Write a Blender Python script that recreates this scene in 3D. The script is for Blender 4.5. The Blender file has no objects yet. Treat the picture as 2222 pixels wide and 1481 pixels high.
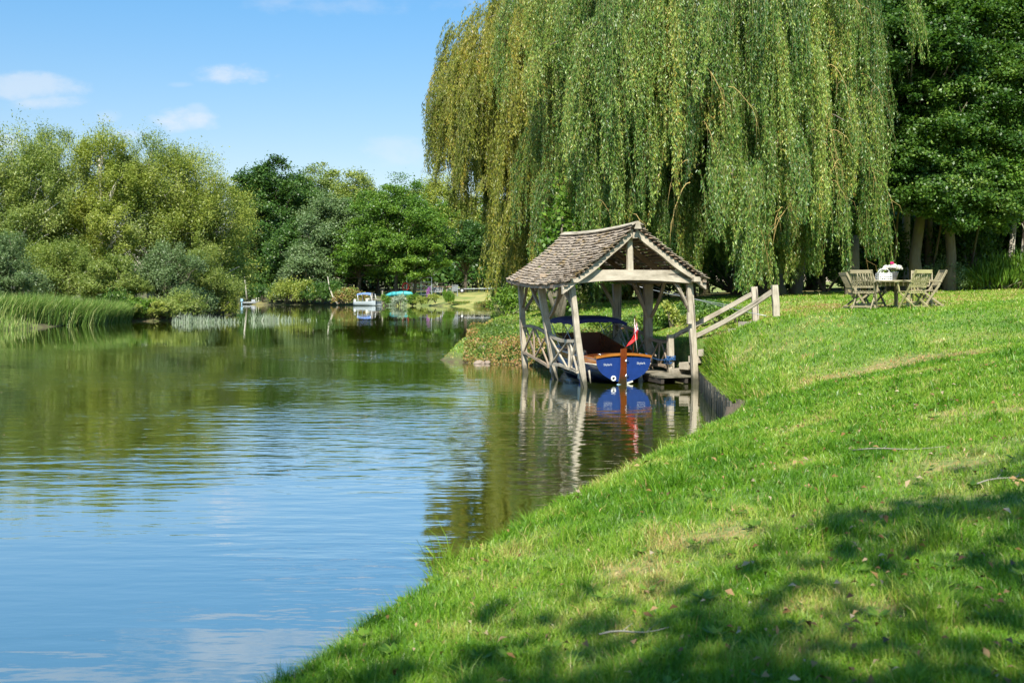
import bpy, math, random
import numpy as np
from mathutils import Vector, Matrix
random.seed(7); rng = np.random.default_rng(7)
S = bpy.context.scene
COL = S.collection
F = 2290.0; CZ = 2.55; HY = 626.0; CX = 1111.0     # focal length in photo pixels, eye height above water, horizon row

# ---------------------------------------------------------------- camera, sky, sun, exposure
cam = bpy.data.cameras.new('camera'); cam.sensor_width = 36; cam.lens = F / 2222 * 36
cam.shift_y = -(740.5 - HY) / 2222; cam.clip_start = .05; cam.clip_end = 3000
cam.dof.use_dof = True; cam.dof.focus_distance = 28; cam.dof.aperture_fstop = 4.0
co = bpy.data.objects.new('camera', cam); COL.objects.link(co)
co.location = (0, 0, CZ); co.rotation_euler = (math.radians(90), 0, 0); S.camera = co
SUN_EL = math.radians(47); SUN_AZ = math.radians(180 + 6)
sd = Vector((math.sin(SUN_AZ) * math.cos(SUN_EL), math.cos(SUN_AZ) * math.cos(SUN_EL), math.sin(SUN_EL)))
sl = bpy.data.lights.new('sun', 'SUN'); sl.energy = 5.0; sl.angle = math.radians(.5); sl.color = (1, .945, .84)
so = bpy.data.objects.new('sun', sl); COL.objects.link(so)
so.rotation_euler = sd.to_track_quat('Z', 'Y').to_euler()
S.view_settings.view_transform = 'Standard'; S.view_settings.look = 'None'
S.view_settings.exposure = 0.85; S.view_settings.gamma = 1
S.render.engine = 'CYCLES'
S.cycles.max_bounces = 7; S.cycles.diffuse_bounces = 3; S.cycles.glossy_bounces = 3
S.cycles.transmission_bounces = 4; S.cycles.caustics_reflective = False; S.cycles.caustics_refractive = False
S.cycles.use_denoising = True
S.cycles.sample_clamp_indirect = 4


class NT:
    """small helper round a node tree"""
    def __init__(s, tree):
        s.t = tree; s.t.nodes.clear()
    def n(s, typ, **kw):
        nd = s.t.nodes.new(typ)
        for k, v in kw.items():
            if k.startswith('i_'):
                key = k[2:]
                key = int(key) if key.isdigit() else key.replace('_', ' ')
                s.put(nd.inputs[key], v)
            else:
                setattr(nd, k, v)
        return nd
    def put(s, inp, v):
        if hasattr(v, 'is_output'): s.t.links.new(v, inp)
        elif hasattr(v, 'outputs'): s.t.links.new(v.outputs[0], inp)
        else: inp.default_value = v
    def math(s, op, a, b=0.0, c=None, clamp=False):
        nd = s.t.nodes.new('ShaderNodeMath'); nd.operation = op; nd.use_clamp = clamp
        s.put(nd.inputs[0], a); s.put(nd.inputs[1], b)
        if c is not None: s.put(nd.inputs[2], c)
        return nd.outputs[0]
    def mix(s, f, a, b, blend='MIX'):
        nd = s.t.nodes.new('ShaderNodeMix'); nd.data_type = 'RGBA'; nd.blend_type = blend
        s.put(nd.inputs[0], f); s.put(nd.inputs[6], a); s.put(nd.inputs[7], b)
        return nd.outputs[2]
    def noise(s, vec, scale, detail=3, rough=.55, out=0):
        nd = s.t.nodes.new('ShaderNodeTexNoise')
        if vec is not None: s.put(nd.inputs['Vector'], vec)
        nd.inputs['Scale'].default_value = scale; nd.inputs['Detail'].default_value = detail
        nd.inputs['Roughness'].default_value = rough
        return nd.outputs[out]
    def ramp(s, f, pts):
        nd = s.t.nodes.new('ShaderNodeValToRGB'); s.put(nd.inputs[0], f)
        e = nd.color_ramp.elements
        while len(e) < len(pts): e.new(.5)
        for q, (p, c) in zip(e, pts):
            q.position = p; q.color = c if len(c) == 4 else (*c, 1)
        return nd.outputs[0]
    def mapr(s, v, a, b, c=0., d=1.):
        nd = s.t.nodes.new('ShaderNodeMapRange'); nd.clamp = True; nd.interpolation_type = 'SMOOTHSTEP'
        for k, x in enumerate((v, a, b, c, d)): s.put(nd.inputs[k], x)
        return nd.outputs[0]
    def mapping(s, vec, scale=(1, 1, 1), rot=(0, 0, 0)):
        nd = s.t.nodes.new('ShaderNodeMapping'); s.put(nd.inputs[0], vec)
        nd.inputs['Scale'].default_value = scale; nd.inputs['Rotation'].default_value = rot
        return nd.outputs[0]


W = bpy.data.worlds.new('World'); S.world = W; W.use_nodes = True
w = NT(W.node_tree)
sky = w.n('ShaderNodeTexSky', sky_type='NISHITA', sun_disc=False, sun_elevation=SUN_EL, sun_rotation=SUN_AZ,
          air_density=1.0, dust_density=.6, ozone_density=2.2, altitude=30)
gen = w.n('ShaderNodeTexCoord').outputs['Generated']
sep = w.n('ShaderNodeSeparateXYZ', i_0=gen)
fy = w.math('MAXIMUM', sep.outputs[1], .02)
ax = w.math('DIVIDE', sep.outputs[0], fy); az = w.math('DIVIDE', sep.outputs[2], fy)
cv = w.n('ShaderNodeCombineXYZ', i_0=ax, i_1=az).outputs[0]
wn = w.noise(w.mapping(cv, (9, 17, 1)), 1.0, 7, .62)
wn2 = w.noise(w.mapping(cv, (30, 45, 1)), 1.0, 4, .6)
cl = None
def sky_cloud(px, py, rx, ry, amp):
    """a fair-weather cumulus in a fixed direction of the sky"""
    global cl
    cx = (px - CX) / F; cz = (HY - py) / F
    dx = w.math('DIVIDE', w.math('SUBTRACT', ax, cx), rx / F)
    dz = w.math('DIVIDE', w.math('SUBTRACT', az, cz), ry / F)
    r = w.math('ADD', w.math('MULTIPLY', dx, dx), w.math('MULTIPLY', dz, dz))
    d = w.math('SUBTRACT', 1.0, r)
    d = w.math('ADD', d, w.math('MULTIPLY', w.math('SUBTRACT', wn, .5), 4.6))
    d = w.math('ADD', d, w.math('MULTIPLY', w.math('SUBTRACT', wn2, .5), 2.2)); amp *= .85
    m = w.mapr(d, -.15, 1.35, 0, amp)
    cl = m if cl is None else w.math('MAXIMUM', cl, m)
for c in ((500, 160, 92, 26, .62), (395, 262, 95, 26, .66), (430, 240, 30, 18, .3), (75, 190, 110, 32, .5), (115, 222, 85, 18, .5), (235, 252, 34, 16, .28),
          (285, 292, 60, 12, .3), (0, 310, 60, 20, .4), (870, 330, 90, 34, .28), (390, 183, 30, 8, .2), (760, 10, 260, 26, .22),
          (620, -150, 420, 60, .5), (200, -260, 520, 60, .4), (900, -330, 420, 90, .5), (-200, 120, 140, 40, .6), (1500, -420, 600, 90, .5)):
    sky_cloud(*c)
up = w.mapr(sep.outputs[2], 0.0, .38)
tint = w.mix(up, (.95, .82, .76, 1), (.52, 1.0, 1.17, 1))
skyc = w.mix(1.0, sky.outputs[0], tint, 'MULTIPLY')
skyc = w.mix(cl, skyc, (5.6, 5.7, 5.9, 1))
bg = w.n('ShaderNodeBackground', i_Color=skyc, i_Strength=.092)
w.t.links.new(bg.outputs[0], w.n('ShaderNodeOutputWorld').inputs[0])


# ---------------------------------------------------------------- object helpers
def tag(o, label=None, cat=None, group=None, kind=None):
    if label: o['label'] = label
    if cat: o['category'] = cat
    if group: o['group'] = group
    if kind: o['kind'] = kind
    return o
def empty(name, loc, rz=0, label=None, cat=None, group=None):
    o = bpy.data.objects.new(name, None); COL.objects.link(o); o.empty_display_size = .3
    o.location = loc; o.rotation_euler = (0, 0, rz)
    return tag(o, label, cat, group)
def raw(name, V, Fc, mat, parent=None, attrs=None, uv=None, smooth=False):
    """V: (n,3) array; Fc: (m,4) or (m,3) int array"""
    me = bpy.data.meshes.new(name); V = np.asarray(V, 'f'); Fc = np.asarray(Fc, 'i')
    k = Fc.shape[1]
    me.vertices.add(len(V)); me.vertices.foreach_set('co', V.ravel())
    me.loops.add(Fc.size); me.loops.foreach_set('vertex_index', Fc.ravel())
    me.polygons.add(len(Fc)); me.polygons.foreach_set('loop_start', np.arange(0, Fc.size, k, dtype='i'))
    me.polygons.foreach_set('loop_total', np.full(len(Fc), k, 'i'))
    if smooth: me.polygons.foreach_set('use_smooth', np.ones(len(Fc), bool))
    for an, (dom, arr) in (attrs or {}).items():
        a = me.attributes.new(an, 'FLOAT', dom); a.data.foreach_set('value', np.asarray(arr, 'f'))
    if uv is not None:
        l = me.uv_layers.new(name='UVMap'); l.data.foreach_set('uv', np.asarray(uv, 'f').ravel())
    me.update(calc_edges=True); me.validate()
    me.materials.append(mat)
    o = bpy.data.objects.new(name, me); COL.objects.link(o)
    if parent is not None: o.parent = parent
    return o
def copy_tree(o, parent=None):
    c = o.copy(); COL.objects.link(c); c.parent = parent
    for ch in [q for q in o.children]:
        copy_tree(ch, c)
    return c


class MB:
    """collects beams, boxes, tubes into one mesh; per-loop uv = (around, along) in metres"""
    def __init__(s):
        s.v = []; s.f = []; s.uv = []; s.sm = []
    def ring_loft(s, rings, closed=True, caps=True, smooth=False):
        n = len(rings[0]); b = len(s.v); along = 0; al = [0]
        for i in range(1, len(rings)):
            c0 = sum((Vector(p) for p in rings[i - 1]), Vector()) / n
            c1 = sum((Vector(p) for p in rings[i]), Vector()) / n
            along += (c1 - c0).length; al.append(along)
        off = random.uniform(0, 50)
        per = [0]
        for j in range(n):
            per.append(per[-1] + (Vector(rings[0][j]) - Vector(rings[0][(j + 1) % n])).length)
        for r in rings: s.v.extend(tuple(p) for p in r)
        for i in range(len(rings) - 1):
            for j in range(n if closed else n - 1):
                k = (j + 1) % n
                s.f.append((b + i * n + j, b + i * n + k, b + (i + 1) * n + k, b + (i + 1) * n + j))
                s.uv.append(((off + per[j], al[i]), (off + per[j + 1], al[i]), (off + per[j + 1], al[i + 1]), (off + per[j], al[i + 1])))
                s.sm.append(smooth)
        if caps:
            for (base, rev) in ((b, True), (b + (len(rings) - 1) * n, False)):
                idx = [base + j for j in range(n)]
                if rev: idx.reverse()
                s.f.append(tuple(idx)); s.sm.append(False)
                c = s.v[base]
                s.uv.append(tuple((off + 3 + .3 * (s.v[i][0] - c[0] + s.v[i][1] - c[1]), .3 * (s.v[i][2] - c[2])) for i in idx))
    def beam(s, p0, p1, w, h, segs=1, wob=0., bow=0., w1=None, h1=None, up=None, bev=.12, rnd=None):
        """rectangular timber from p0 to p1 with chamfered edges; bow sags it along its h axis"""
        p0 = Vector(p0); p1 = Vector(p1); d = (p1 - p0).normalized()
        up = Vector(up) if up else (Vector((0, 0, 1)) if abs(d.z) < .8 else Vector((0, 1, 0)))
        sx = d.cross(up).normalized(); sy = sx.cross(d).normalized()
        w1 = w if w1 is None else w1; h1 = h if h1 is None else h1
        rings = []
        for i in range(segs + 1):
            t = i / segs; c = p0.lerp(p1, t) + sy * (bow * 4 * t * (1 - t))
            if wob and 0 < i < segs: c = c + sx * random.uniform(-wob, wob) + sy * random.uniform(-wob, wob)
            a = (w + (w1 - w) * t) / 2; b = (h + (h1 - h) * t) / 2; q = bev * min(a, b)
            if wob: a *= random.uniform(.94, 1.06); b *= random.uniform(.94, 1.06)
            pts = [(-a + q, -b), (a - q, -b), (a, -b + q), (a, b - q), (a - q, b), (-a + q, b), (-a, b - q), (-a, -b + q)]
            rings.append([c + sx * x + sy * y for x, y in pts])
        s.ring_loft(rings)
    def tube(s, pts, rad, n=8, smooth=True):
        pts = [Vector(p) for p in pts]; rings = []; prev = None
        for i, p in enumerate(pts):
            d = (pts[min(i + 1, len(pts) - 1)] - pts[max(i - 1, 0)]).normalized()
            if prev is None:
                a = d.cross(Vector((0, 0, 1)) if abs(d.z) < .9 else Vector((1, 0, 0))).normalized()
            else:
                a = (prev - d * prev.dot(d)).normalized()
            prev = a; b = d.cross(a)
            r = rad[i] if isinstance(rad, (list, tuple)) else rad
            rings.append([p + (a * math.cos(q) + b * math.sin(q)) * r for q in [2 * math.pi * k / n for k in range(n)]])
        s.ring_loft(rings, smooth=smooth)
    def lathe(s, prof, o=(0, 0, 0), n=20, smooth=True):
        rings = [[(o[0] + r * math.cos(a), o[1] + r * math.sin(a), o[2] + z) for a in [2 * math.pi * k / n for k in range(n)]] for r, z in prof]
        s.ring_loft(rings, smooth=smooth)
    def box(s, c, d, bev=.02):
        c = Vector(c); s.beam(c - Vector((0, 0, d[2] / 2)), c + Vector((0, 0, d[2] / 2)), d[0], d[1], bev=bev)
    def quad(s, pts, uvs=None):
        b = len(s.v); s.v.extend(tuple(p) for p in pts); s.f.append(tuple(range(b, b + len(pts)))); s.sm.append(False)
        s.uv.append(tuple(uvs) if uvs else tuple((p[0], p[1]) for p in pts))
    def grid(s, G, smooth=True, thick=0, nrm=None):
        """G[i][j] points -> sheet"""
        b = len(s.v); R = len(G); C = len(G[0])
        for r in G: s.v.extend(tuple(p) for p in r)
        for i in range(R - 1):
            for j in range(C - 1):
                s.f.append((b + i * C + j, b + i * C + j + 1, b + (i + 1) * C + j + 1, b + (i + 1) * C + j))
                s.uv.append(((j / (C - 1), i / (R - 1)), ((j + 1) / (C - 1), i / (R - 1)), ((j + 1) / (C - 1), (i + 1) / (R - 1)), (j / (C - 1), (i + 1) / (R - 1))))
                s.sm.append(smooth)
    def build(s, name, mat, parent=None):
        me = bpy.data.meshes.new(name); me.from_pydata([tuple(v) for v in s.v], [], s.f)
        l = me.uv_layers.new(name='UVMap')
        l.data.foreach_set('uv', [c for fu in s.uv for p in fu for c in p])
        me.polygons.foreach_set('use_smooth', s.sm)
        me.materials.append(mat); me.update()
        o = bpy.data.objects.new(name, me); COL.objects.link(o)
        if parent is not None: o.parent = parent
        return o


# ---------------------------------------------------------------- materials
def mat(name):
    m = bpy.data.materials.new(name); m.use_nodes = True
    return m, NT(m.node_tree)
def out(nt, sh, disp=None):
    o = nt.n('ShaderNodeOutputMaterial'); nt.t.links.new(sh.outputs[0] if hasattr(sh, 'outputs') else sh, o.inputs[0])
def bump(nt, h, strength, dist):
    return nt.n('ShaderNodeBump', i_Strength=strength, i_Distance=dist, i_Height=h).outputs[0]
def plain(name, col, rough=.5, metal=0., coat=0., var=.12, bscale=30., bstr=.08):
    m, t = mat(name); tc = t.n('ShaderNodeTexCoord').outputs['Object']
    n = t.noise(tc, bscale, 4)
    c = t.mix(n, tuple(x * (1 - var) for x in col) + (1,), tuple(min(1, x * (1 + var)) for x in col) + (1,))
    b = t.n('ShaderNodeBsdfPrincipled', i_Base_Color=c, i_Roughness=rough, i_Metallic=metal, i_Coat_Weight=coat, i_Normal=bump(t, n, bstr, .01))
    out(t, b); return m
def wood(name, stops, rough=.75, moss=0., scale=1., bstr=.5, crack=.8, coat=0.):
    m, t = mat(name)
    uv = t.n('ShaderNodeUVMap').outputs[0]; tc = t.n('ShaderNodeTexCoord').outputs['Object']
    g = t.noise(t.mapping(uv, (38 * scale, 2.2 * scale, 1)), 1, 6, .65)
    g2 = t.noise(tc, 2.2 * scale, 4, .6)
    cr = t.noise(t.mapping(uv, (16 * scale, .55 * scale, 1)), 1, 3, .5)
    f = t.math('ADD', t.math('MULTIPLY', g, .55), t.math('MULTIPLY', g2, .5))
    c = t.ramp(f, stops)
    ck = t.mapr(cr, .60, .635, 0, crack)
    c = t.mix(ck, c, (.05, .04, .03, 1))
    if moss:
        mn = t.mapr(t.noise(tc, 3.2, 6, .7), .53, .64, 0, moss)
        c = t.mix(mn, c, (.30, .19, .035, 1))
    pz = t.n('ShaderNodeSeparateXYZ', i_0=t.n('ShaderNodeNewGeometry').outputs['Position']).outputs[2]
    wet = t.mapr(t.math('ADD', pz, t.math('MULTIPLY', t.noise(tc, 5, 4), -.45)), -.12, .20, .88, 0)
    c = t.mix(wet, c, (.028, .030, .014, 1))
    gr = t.mapr(t.noise(tc, 1.6, 5, .7), .48, .70, 0, .4)
    c = t.mix(gr, c, t.mix(1.0, c, (.55, .50, .38, 1), 'MULTIPLY'))
    h = t.math('SUBTRACT', g, t.math('MULTIPLY', ck, .9))
    b = t.n('ShaderNodeBsdfPrincipled', i_Base_Color=c, i_Roughness=rough, i_Coat_Weight=coat, i_Normal=bump(t, h, bstr, .012))
    out(t, b); return m
def leafmat(name, stops, trans=.32, spec=.35, rough=.42, tr_tint=(1.25, 1.35, .5)):
    """stops by the per-face attribute tint"""
    m, t = mat(name)
    a = t.n('ShaderNodeAttribute', attribute_name='tint').outputs['Fac']
    c = t.ramp(a, stops)
    b = t.n('ShaderNodeBsdfPrincipled', i_Base_Color=c, i_Roughness=rough)
    b.inputs['Specular IOR Level'].default_value = spec
    tr = t.n('ShaderNodeBsdfTranslucent', i_Color=t.mix(1.0, c, (*tr_tint, 1), 'MULTIPLY'))
    mx = t.n('ShaderNodeMixShader', i_0=trans); t.put(mx.inputs[1], b); t.put(mx.inputs[2], tr)
    out(t, mx); return m

M = {}
M['oak'] = wood('weathered_oak', [(.25, (.16, .13, .092)), (.42, (.31, .265, .195)), (.56, (.46, .40, .305)), (.78, (.66, .59, .47))])
M['oakb'] = wood('brown_oak', [(.25, (.15, .11, .075)), (.5, (.29, .22, .155)), (.8, (.46, .37, .27))])
M['oakdark'] = wood('roof_boards', [(.25, (.13, .085, .055)), (.5, (.27, .18, .12)), (.8, (.42, .30, .21))])
M['shake'] = wood('shingle', [(.2, (.15, .115, .085)), (.42, (.27, .215, .16)), (.6, (.37, .305, .235)), (.85, (.50, .43, .345))], moss=.75, scale=1.3)
M['teak'] = wood('garden_teak', [(.25, (.14, .115, .06)), (.5, (.26, .22, .125)), (.8, (.40, .35, .23))], scale=2)
M['teakg'] = wood('mossy_teak', [(.25, (.20, .17, .06)), (.5, (.34, .31, .13)), (.8, (.50, .46, .24))], scale=2)
M['varnish'] = wood('varnished_mahogany', [(.25, (.08, .016, .005)), (.5, (.155, .034, .009)), (.8, (.26, .072, .018))], rough=.22, bstr=.05, crack=0, coat=.6)
M['varnishg'] = wood('golden_varnish', [(.25, (.22, .07, .012)), (.5, (.36, .13, .022)), (.8, (.48, .21, .04))], rough=.22, bstr=.05, crack=0, coat=.6)
M['darkred'] = wood('dark_mahogany', [(.25, (.06, .012, .006)), (.5, (.11, .022, .01)), (.8, (.16, .035, .015))], rough=.3, bstr=.05, crack=0, coat=.3)
M['jetty'] = wood('jetty_wood', [(.25, (.16, .13, .1)), (.5, (.30, .26, .21)), (.8, (.42, .38, .33))])
M['dark'] = plain('dark_timber', (.035, .027, .02), .8)
M['blue'] = plain('blue_gelcoat', (.010, .036, .165), .3, coat=.4, var=.35, bscale=7, bstr=.05)
M['navy'] = plain('navy_paint', (.008, .02, .09), .3, coat=.3)
M['canvas'] = plain('blue_canvas', (.005, .012, .095), .8, bscale=120)
M['white'] = plain('white_plastic', (.72, .73, .70), .35, var=.05)
M['boatwhite'] = plain('weathered_white_hull', (.35, .40, .41), .4)
M['letter'] = plain('faded_white_lettering', (.45, .48, .52), .5)
M['cream'] = plain('cream_paint', (.62, .60, .48), .4)
M['fblue'] = plain('fender_blue', (.01, .05, .36), .4)
M['palblue'] = plain('pale_blue_paint', (.30, .50, .62), .5)
M['chrome'] = plain('steel_fitting', (.62, .63, .64), .25, metal=1., var=.05)
M['black'] = plain('black_rubber', (.012, .012, .012), .5)
M['red'] = plain('red_cloth', (.55, .01, .012), .7, bscale=60)
M['flagblue'] = plain('flag_navy_cloth', (.01, .015, .12), .7)
M['flagwhite'] = plain('flag_white_cloth', (.78, .78, .78), .7)
M['rope'] = plain('pale_rope', (.34, .31, .25), .85, bscale=200, bstr=.6)
M['bluerope'] = plain('blue_rope', (.02, .09, .24), .8, bscale=200, bstr=.6)
M['grey'] = plain('galvanised_steel', (.42, .44, .46), .45, metal=.6)
M['turq'] = plain('turquoise_plastic', (.04, .34, .37), .5)
M['awning'] = plain('pale_blue_canvas', (.16, .27, .58), .7)
M['stone'] = plain('pale_stone', (.27, .21, .16), .85, var=.35, bscale=6, bstr=.7)
M['orange'] = plain('lifebuoy_red', (.6, .05, .03), .5)
M['petal'] = leafmat('white_petals', [(0, (.62, .58, .40)), (.5, (.80, .78, .66)), (1, (.85, .84, .80))], .3, tr_tint=(1, 1, 1))
M['pink'] = leafmat('pink_petals', [(0, (.55, .02, .12)), (1, (.65, .04, .2))], .2, tr_tint=(1, .6, .6))
def bark(name, a, b, sc=1.):
    m, t = mat(name); tc = t.n('ShaderNodeTexCoord').outputs['Object']
    n = t.noise(t.mapping(tc, (5 * sc, 5 * sc, 1.4 * sc)), 1.6, 7, .68); n2 = t.noise(tc, .9, 5, .7)
    c = t.mix(n, (*a, 1), (*b, 1)); c = t.mix(t.mapr(n2, .5, .66, 0, .55), c, (.17, .19, .05, 1))
    out(t, t.n('ShaderNodeBsdfPrincipled', i_Base_Color=c, i_Roughness=.9, i_Normal=bump(t, n, .9, .06))); return m
M['bark'] = bark('grey_bark', (.06, .05, .032), (.22, .19, .135))
M['barkp'] = bark('pale_bark', (.30, .27, .20), (.62, .58, .48))
M['barkd'] = bark('dark_bark', (.035, .028, .018), (.14, .11, .075))
def glassm():
    m, t = mat('clear_glass')
    g = t.n('ShaderNodeBsdfPrincipled', i_Base_Color=(.9, .95, .93, 1), i_Roughness=.03, i_IOR=1.45)
    g.inputs['Transmission Weight'].default_value = .9
    out(t, g); return m
M['glass'] = glassm()

# foliage
M['willow'] = leafmat('willow_leaf', [(0, (.035, .095, .020)), (.30, (.080, .175, .028)), (.54, (.18, .29, .045)), (.76, (.34, .42, .08)), (.97, (.42, .30, .05))], .31, spec=.5)
M['willow2'] = leafmat('golden_willow_leaf', [(0, (.08, .12, .018)), (.35, (.18, .22, .028)), (.62, (.31, .32, .045)), (.85, (.43, .35, .055)), (1, (.48, .30, .05))], .40)
M['shoot'] = plain('golden_shoot', (.42, .30, .10), .7)
M['twig'] = plain('willow_twig', (.19, .17, .04), .7)
M['oakleaf'] = leafmat('oak_leaf', [(0, (.022, .066, .010)), (.5, (.052, .118, .018)), (1, (.13, .21, .035))], .24)
M['greenleaf'] = leafmat('green_leaf', [(0, (.045, .12, .012)), (.5, (.11, .21, .020)), (1, (.22, .32, .04))], .3)
M['olive'] = leafmat('olive_leaf', [(0, (.10, .16, .03)), (.5, (.22, .285, .06)), (1, (.42, .45, .14))], .36)
M['yellowg'] = leafmat('yellow_green_leaf', [(0, (.13, .19, .028)), (.5, (.27, .32, .052)), (1, (.45, .46, .11))], .36)
M['greyg'] = leafmat('grey_green_leaf', [(0, (.06, .11, .035)), (.5, (.13, .20, .07)), (1, (.25, .32, .15))], .26)
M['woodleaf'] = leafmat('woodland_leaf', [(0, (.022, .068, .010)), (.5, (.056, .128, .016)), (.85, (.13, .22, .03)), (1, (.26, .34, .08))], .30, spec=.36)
M['weed'] = leafmat('bank_weed', [(0, (.06, .12, .02)), (.35, (.16, .23, .035)), (.62, (.28, .24, .06)), (.8, (.36, .18, .07)), (1, (.45, .32, .16))], .2)
M['reed'] = leafmat('reed_blade', [(0, (.08, .17, .03)), (.6, (.19, .31, .06)), (1, (.42, .44, .17))], .32)
M['sedge'] = leafmat('pale_sedge', [(0, (.16, .24, .12)), (1, (.42, .46, .36))], .2)
M['purple'] = leafmat('purple_flower', [(0, (.25, .08, .3)), (1, (.45, .2, .45))], .2)
M['grass'] = leafmat('grass_blade', [(0, (.045, .135, .004)), (.3, (.100, .235, .008)), (.55, (.200, .335, .024)), (.75, (.34, .385, .075)), (.88, (.44, .34, .14)), (1, (.40, .22, .09))], .3, spec=.4, rough=.42)
M['litter'] = leafmat('dry_leaf', [(0, (.09, .045, .015)), (.45, (.24, .13, .045)), (.8, (.38, .24, .11)), (1, (.52, .42, .28))], .15, tr_tint=(1, .7, .4))

# ---------------------------------------------------------------- terrain
def at(px, py, d): return ((px - CX) * d / F, d, CZ - (py - HY) * d / F)
NEAR = np.array([(-14, -80), (-5, -12), (-2.9, 0), (-2.25, 3), (-1.85, 5), (-1.55, 5.9), (-1.25, 6.8), (-.9, 7.9), (-.25, 9.6), (.5, 11.5),
                 (1.35, 13.4), (2.5, 15.9), (3.3, 17.5), (3.95, 19.4), (4.18, 20.5), (4.4, 23), (4.68, 25.9), (4.9, 27.3), (5.25, 28.35), (4.5, 30.8), (3.7, 33.3),
                 (2.4, 34.2), (1.2, 34.7), (.3, 35.2), (-1.0, 36.0), (-2.2, 36.7), (-2.6, 37.8), (-2.3, 40), (-1.2, 46), (1, 58), (6, 78), (25, 100), (90, 125), (500, 150), (500, -80)], float)
LEFT = np.array([(-70, -80), (-44, 10), (-36, 45), (-30.8, 63.5), (-29.9, 79), (-28.8, 82), (-26.4, 82.5), (-26.2, 91), (-27, 103), (-33, 120), (-42, 150), (-47, 172), (-60, 190), (-600, 220), (-600, -80)], float)
FAR = np.array([(-700, 240), (-75, 190), (-48, 182), (-40.5, 166), (-34, 164), (-27, 163), (-21.5, 161), (-17, 157), (-14, 155), (-8, 152), (-2, 149), (8, 149), (22, 151), (60, 158), (200, 175), (900, 220), (900, 1600), (-900, 1600)], float)
def sdist(poly, P):
    """signed distance, positive inside"""
    P = np.asarray(P, float).reshape(-1, 2); best = np.full(len(P), 1e18); inside = np.zeros(len(P), bool)
    n = len(poly)
    for i in range(n):
        a = poly[i]; b = poly[(i + 1) % n]; ab = b - a
        t = np.clip(((P - a) @ ab) / (ab @ ab), 0, 1)
        q = a + t[:, None] * ab - P; best = np.minimum(best, (q * q).sum(1))
        c = ((a[1] > P[:, 1]) != (b[1] > P[:, 1]))
        with np.errstate(divide='ignore', invalid='ignore'):
            xi = (b[0] - a[0]) * (P[:, 1] - a[1]) / (b[1] - a[1]) + a[0]
        inside ^= c & (P[:, 0] < xi)
    return np.where(inside, 1, -1) * np.sqrt(best)
ctl = [(-2.2, -10, .9), (2, -10, 1.1), (8, -10, 1.5), (0, 0, .95), (3, 0, 1.05), (-1.6, 3, .62), (-1.16, 5.6, .45), (-.88, 6.5, .45), (-.53, 7.5, .45), (.16, 9.2, .45), (.92, 11.1, .45), (1.74, 12.9, .46), (2.85, 15.2, .5), (3.6, 16.6, .55),
       (15, -5, 1.7), (14, 5, 1.8), (14, 14, 2.0), (20, 25, 2.3), (4.9, 24, .62), (4.6, 21, .52), (5.1, 27, .85), (30, 45, 2.7), (40, 20, 2.6), (60, 60, 3), (20, 60, 2.6), (4, 60, 1.6), (10, 80, 2), (40, 100, 2.5),
       (5.2, 19.0, .70), (6.7, 19.7, .96), (8.3, 20.2, 1.33), (4.2, 34.2, 1.15), (3, 35.3, 1.0), (.5, 36.3, .6), (-1.6, 37.7, .45), (-1.2, 40, .75), (2.5, 48, 1.7), (5.5, 30, 1.25), (6.1, 29.5, 1.5)]
for px, py, d in ((2222, 1481, 4.15), (1600, 1481, 4.7), (2222, 1000, 7.96), (1700, 1100, 7.7), (2222, 800, 13.2), (1850, 830, 16.3), (2000, 790, 17.4), (2222, 745, 18.3),
                  (1700, 802, 22), (1850, 762, 21), (1600, 826, 22), (2000, 732, 21.5), (2130, 705, 22), (1520, 745, 27), (1600, 702, 26), (1750, 690, 24), (2222, 672, 22.5),
                  (1900, 676, 25.2), (2050, 672, 26), (1850, 672, 27), (1690, 686, 26.3), (1950, 662, 29), (1700, 648, 36), (1900, 644, 36), (2222, 629, 44), (2000, 636, 42), (1350, 660, 42), (1180, 692, 40),
                  (1250, 700, 37.5), (1450, 680, 36), (1500, 655, 41), (1550, 665, 34), (1450, 720, 34.5), (1300, 740, 36)):
    ctl.append(at(px, py, d))
ctl = np.array(ctl)
def tps(a, b):
    r2 = ((a[:, None, :] - b[None]) ** 2).sum(2)
    return r2 * np.log(r2 + 1e-9) * .5
CP = ctl[:, :2] / 10.
nC = len(CP); A = np.zeros((nC + 3, nC + 3)); A[:nC, :nC] = tps(CP, CP) + np.eye(nC) * .02
A[:nC, nC] = 1; A[:nC, nC + 1:] = CP; A[nC:, :nC] = A[:nC, nC:].T
wts = np.linalg.solve(A, np.r_[ctl[:, 2], 0, 0, 0])
def sstep(a, b, x):
    t = np.clip((x - a) / (b - a), 0, 1); return t * t * (3 - 2 * t)
_g = rng.random((64, 64))
def vnoise(x, y, s):
    x = np.asarray(x) * s + 100; y = np.asarray(y) * s + 100; xi = np.floor(x).astype(int); yi = np.floor(y).astype(int)
    fx = x - xi; fy_ = y - yi; fx = fx * fx * (3 - 2 * fx); fy_ = fy_ * fy_ * (3 - 2 * fy_)
    g = lambda a, b: _g[a % 64, b % 64]
    return (g(xi, yi) * (1 - fx) + g(xi + 1, yi) * fx) * (1 - fy_) + (g(xi, yi + 1) * (1 - fx) + g(xi + 1, yi + 1) * fx) * fy_
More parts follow.
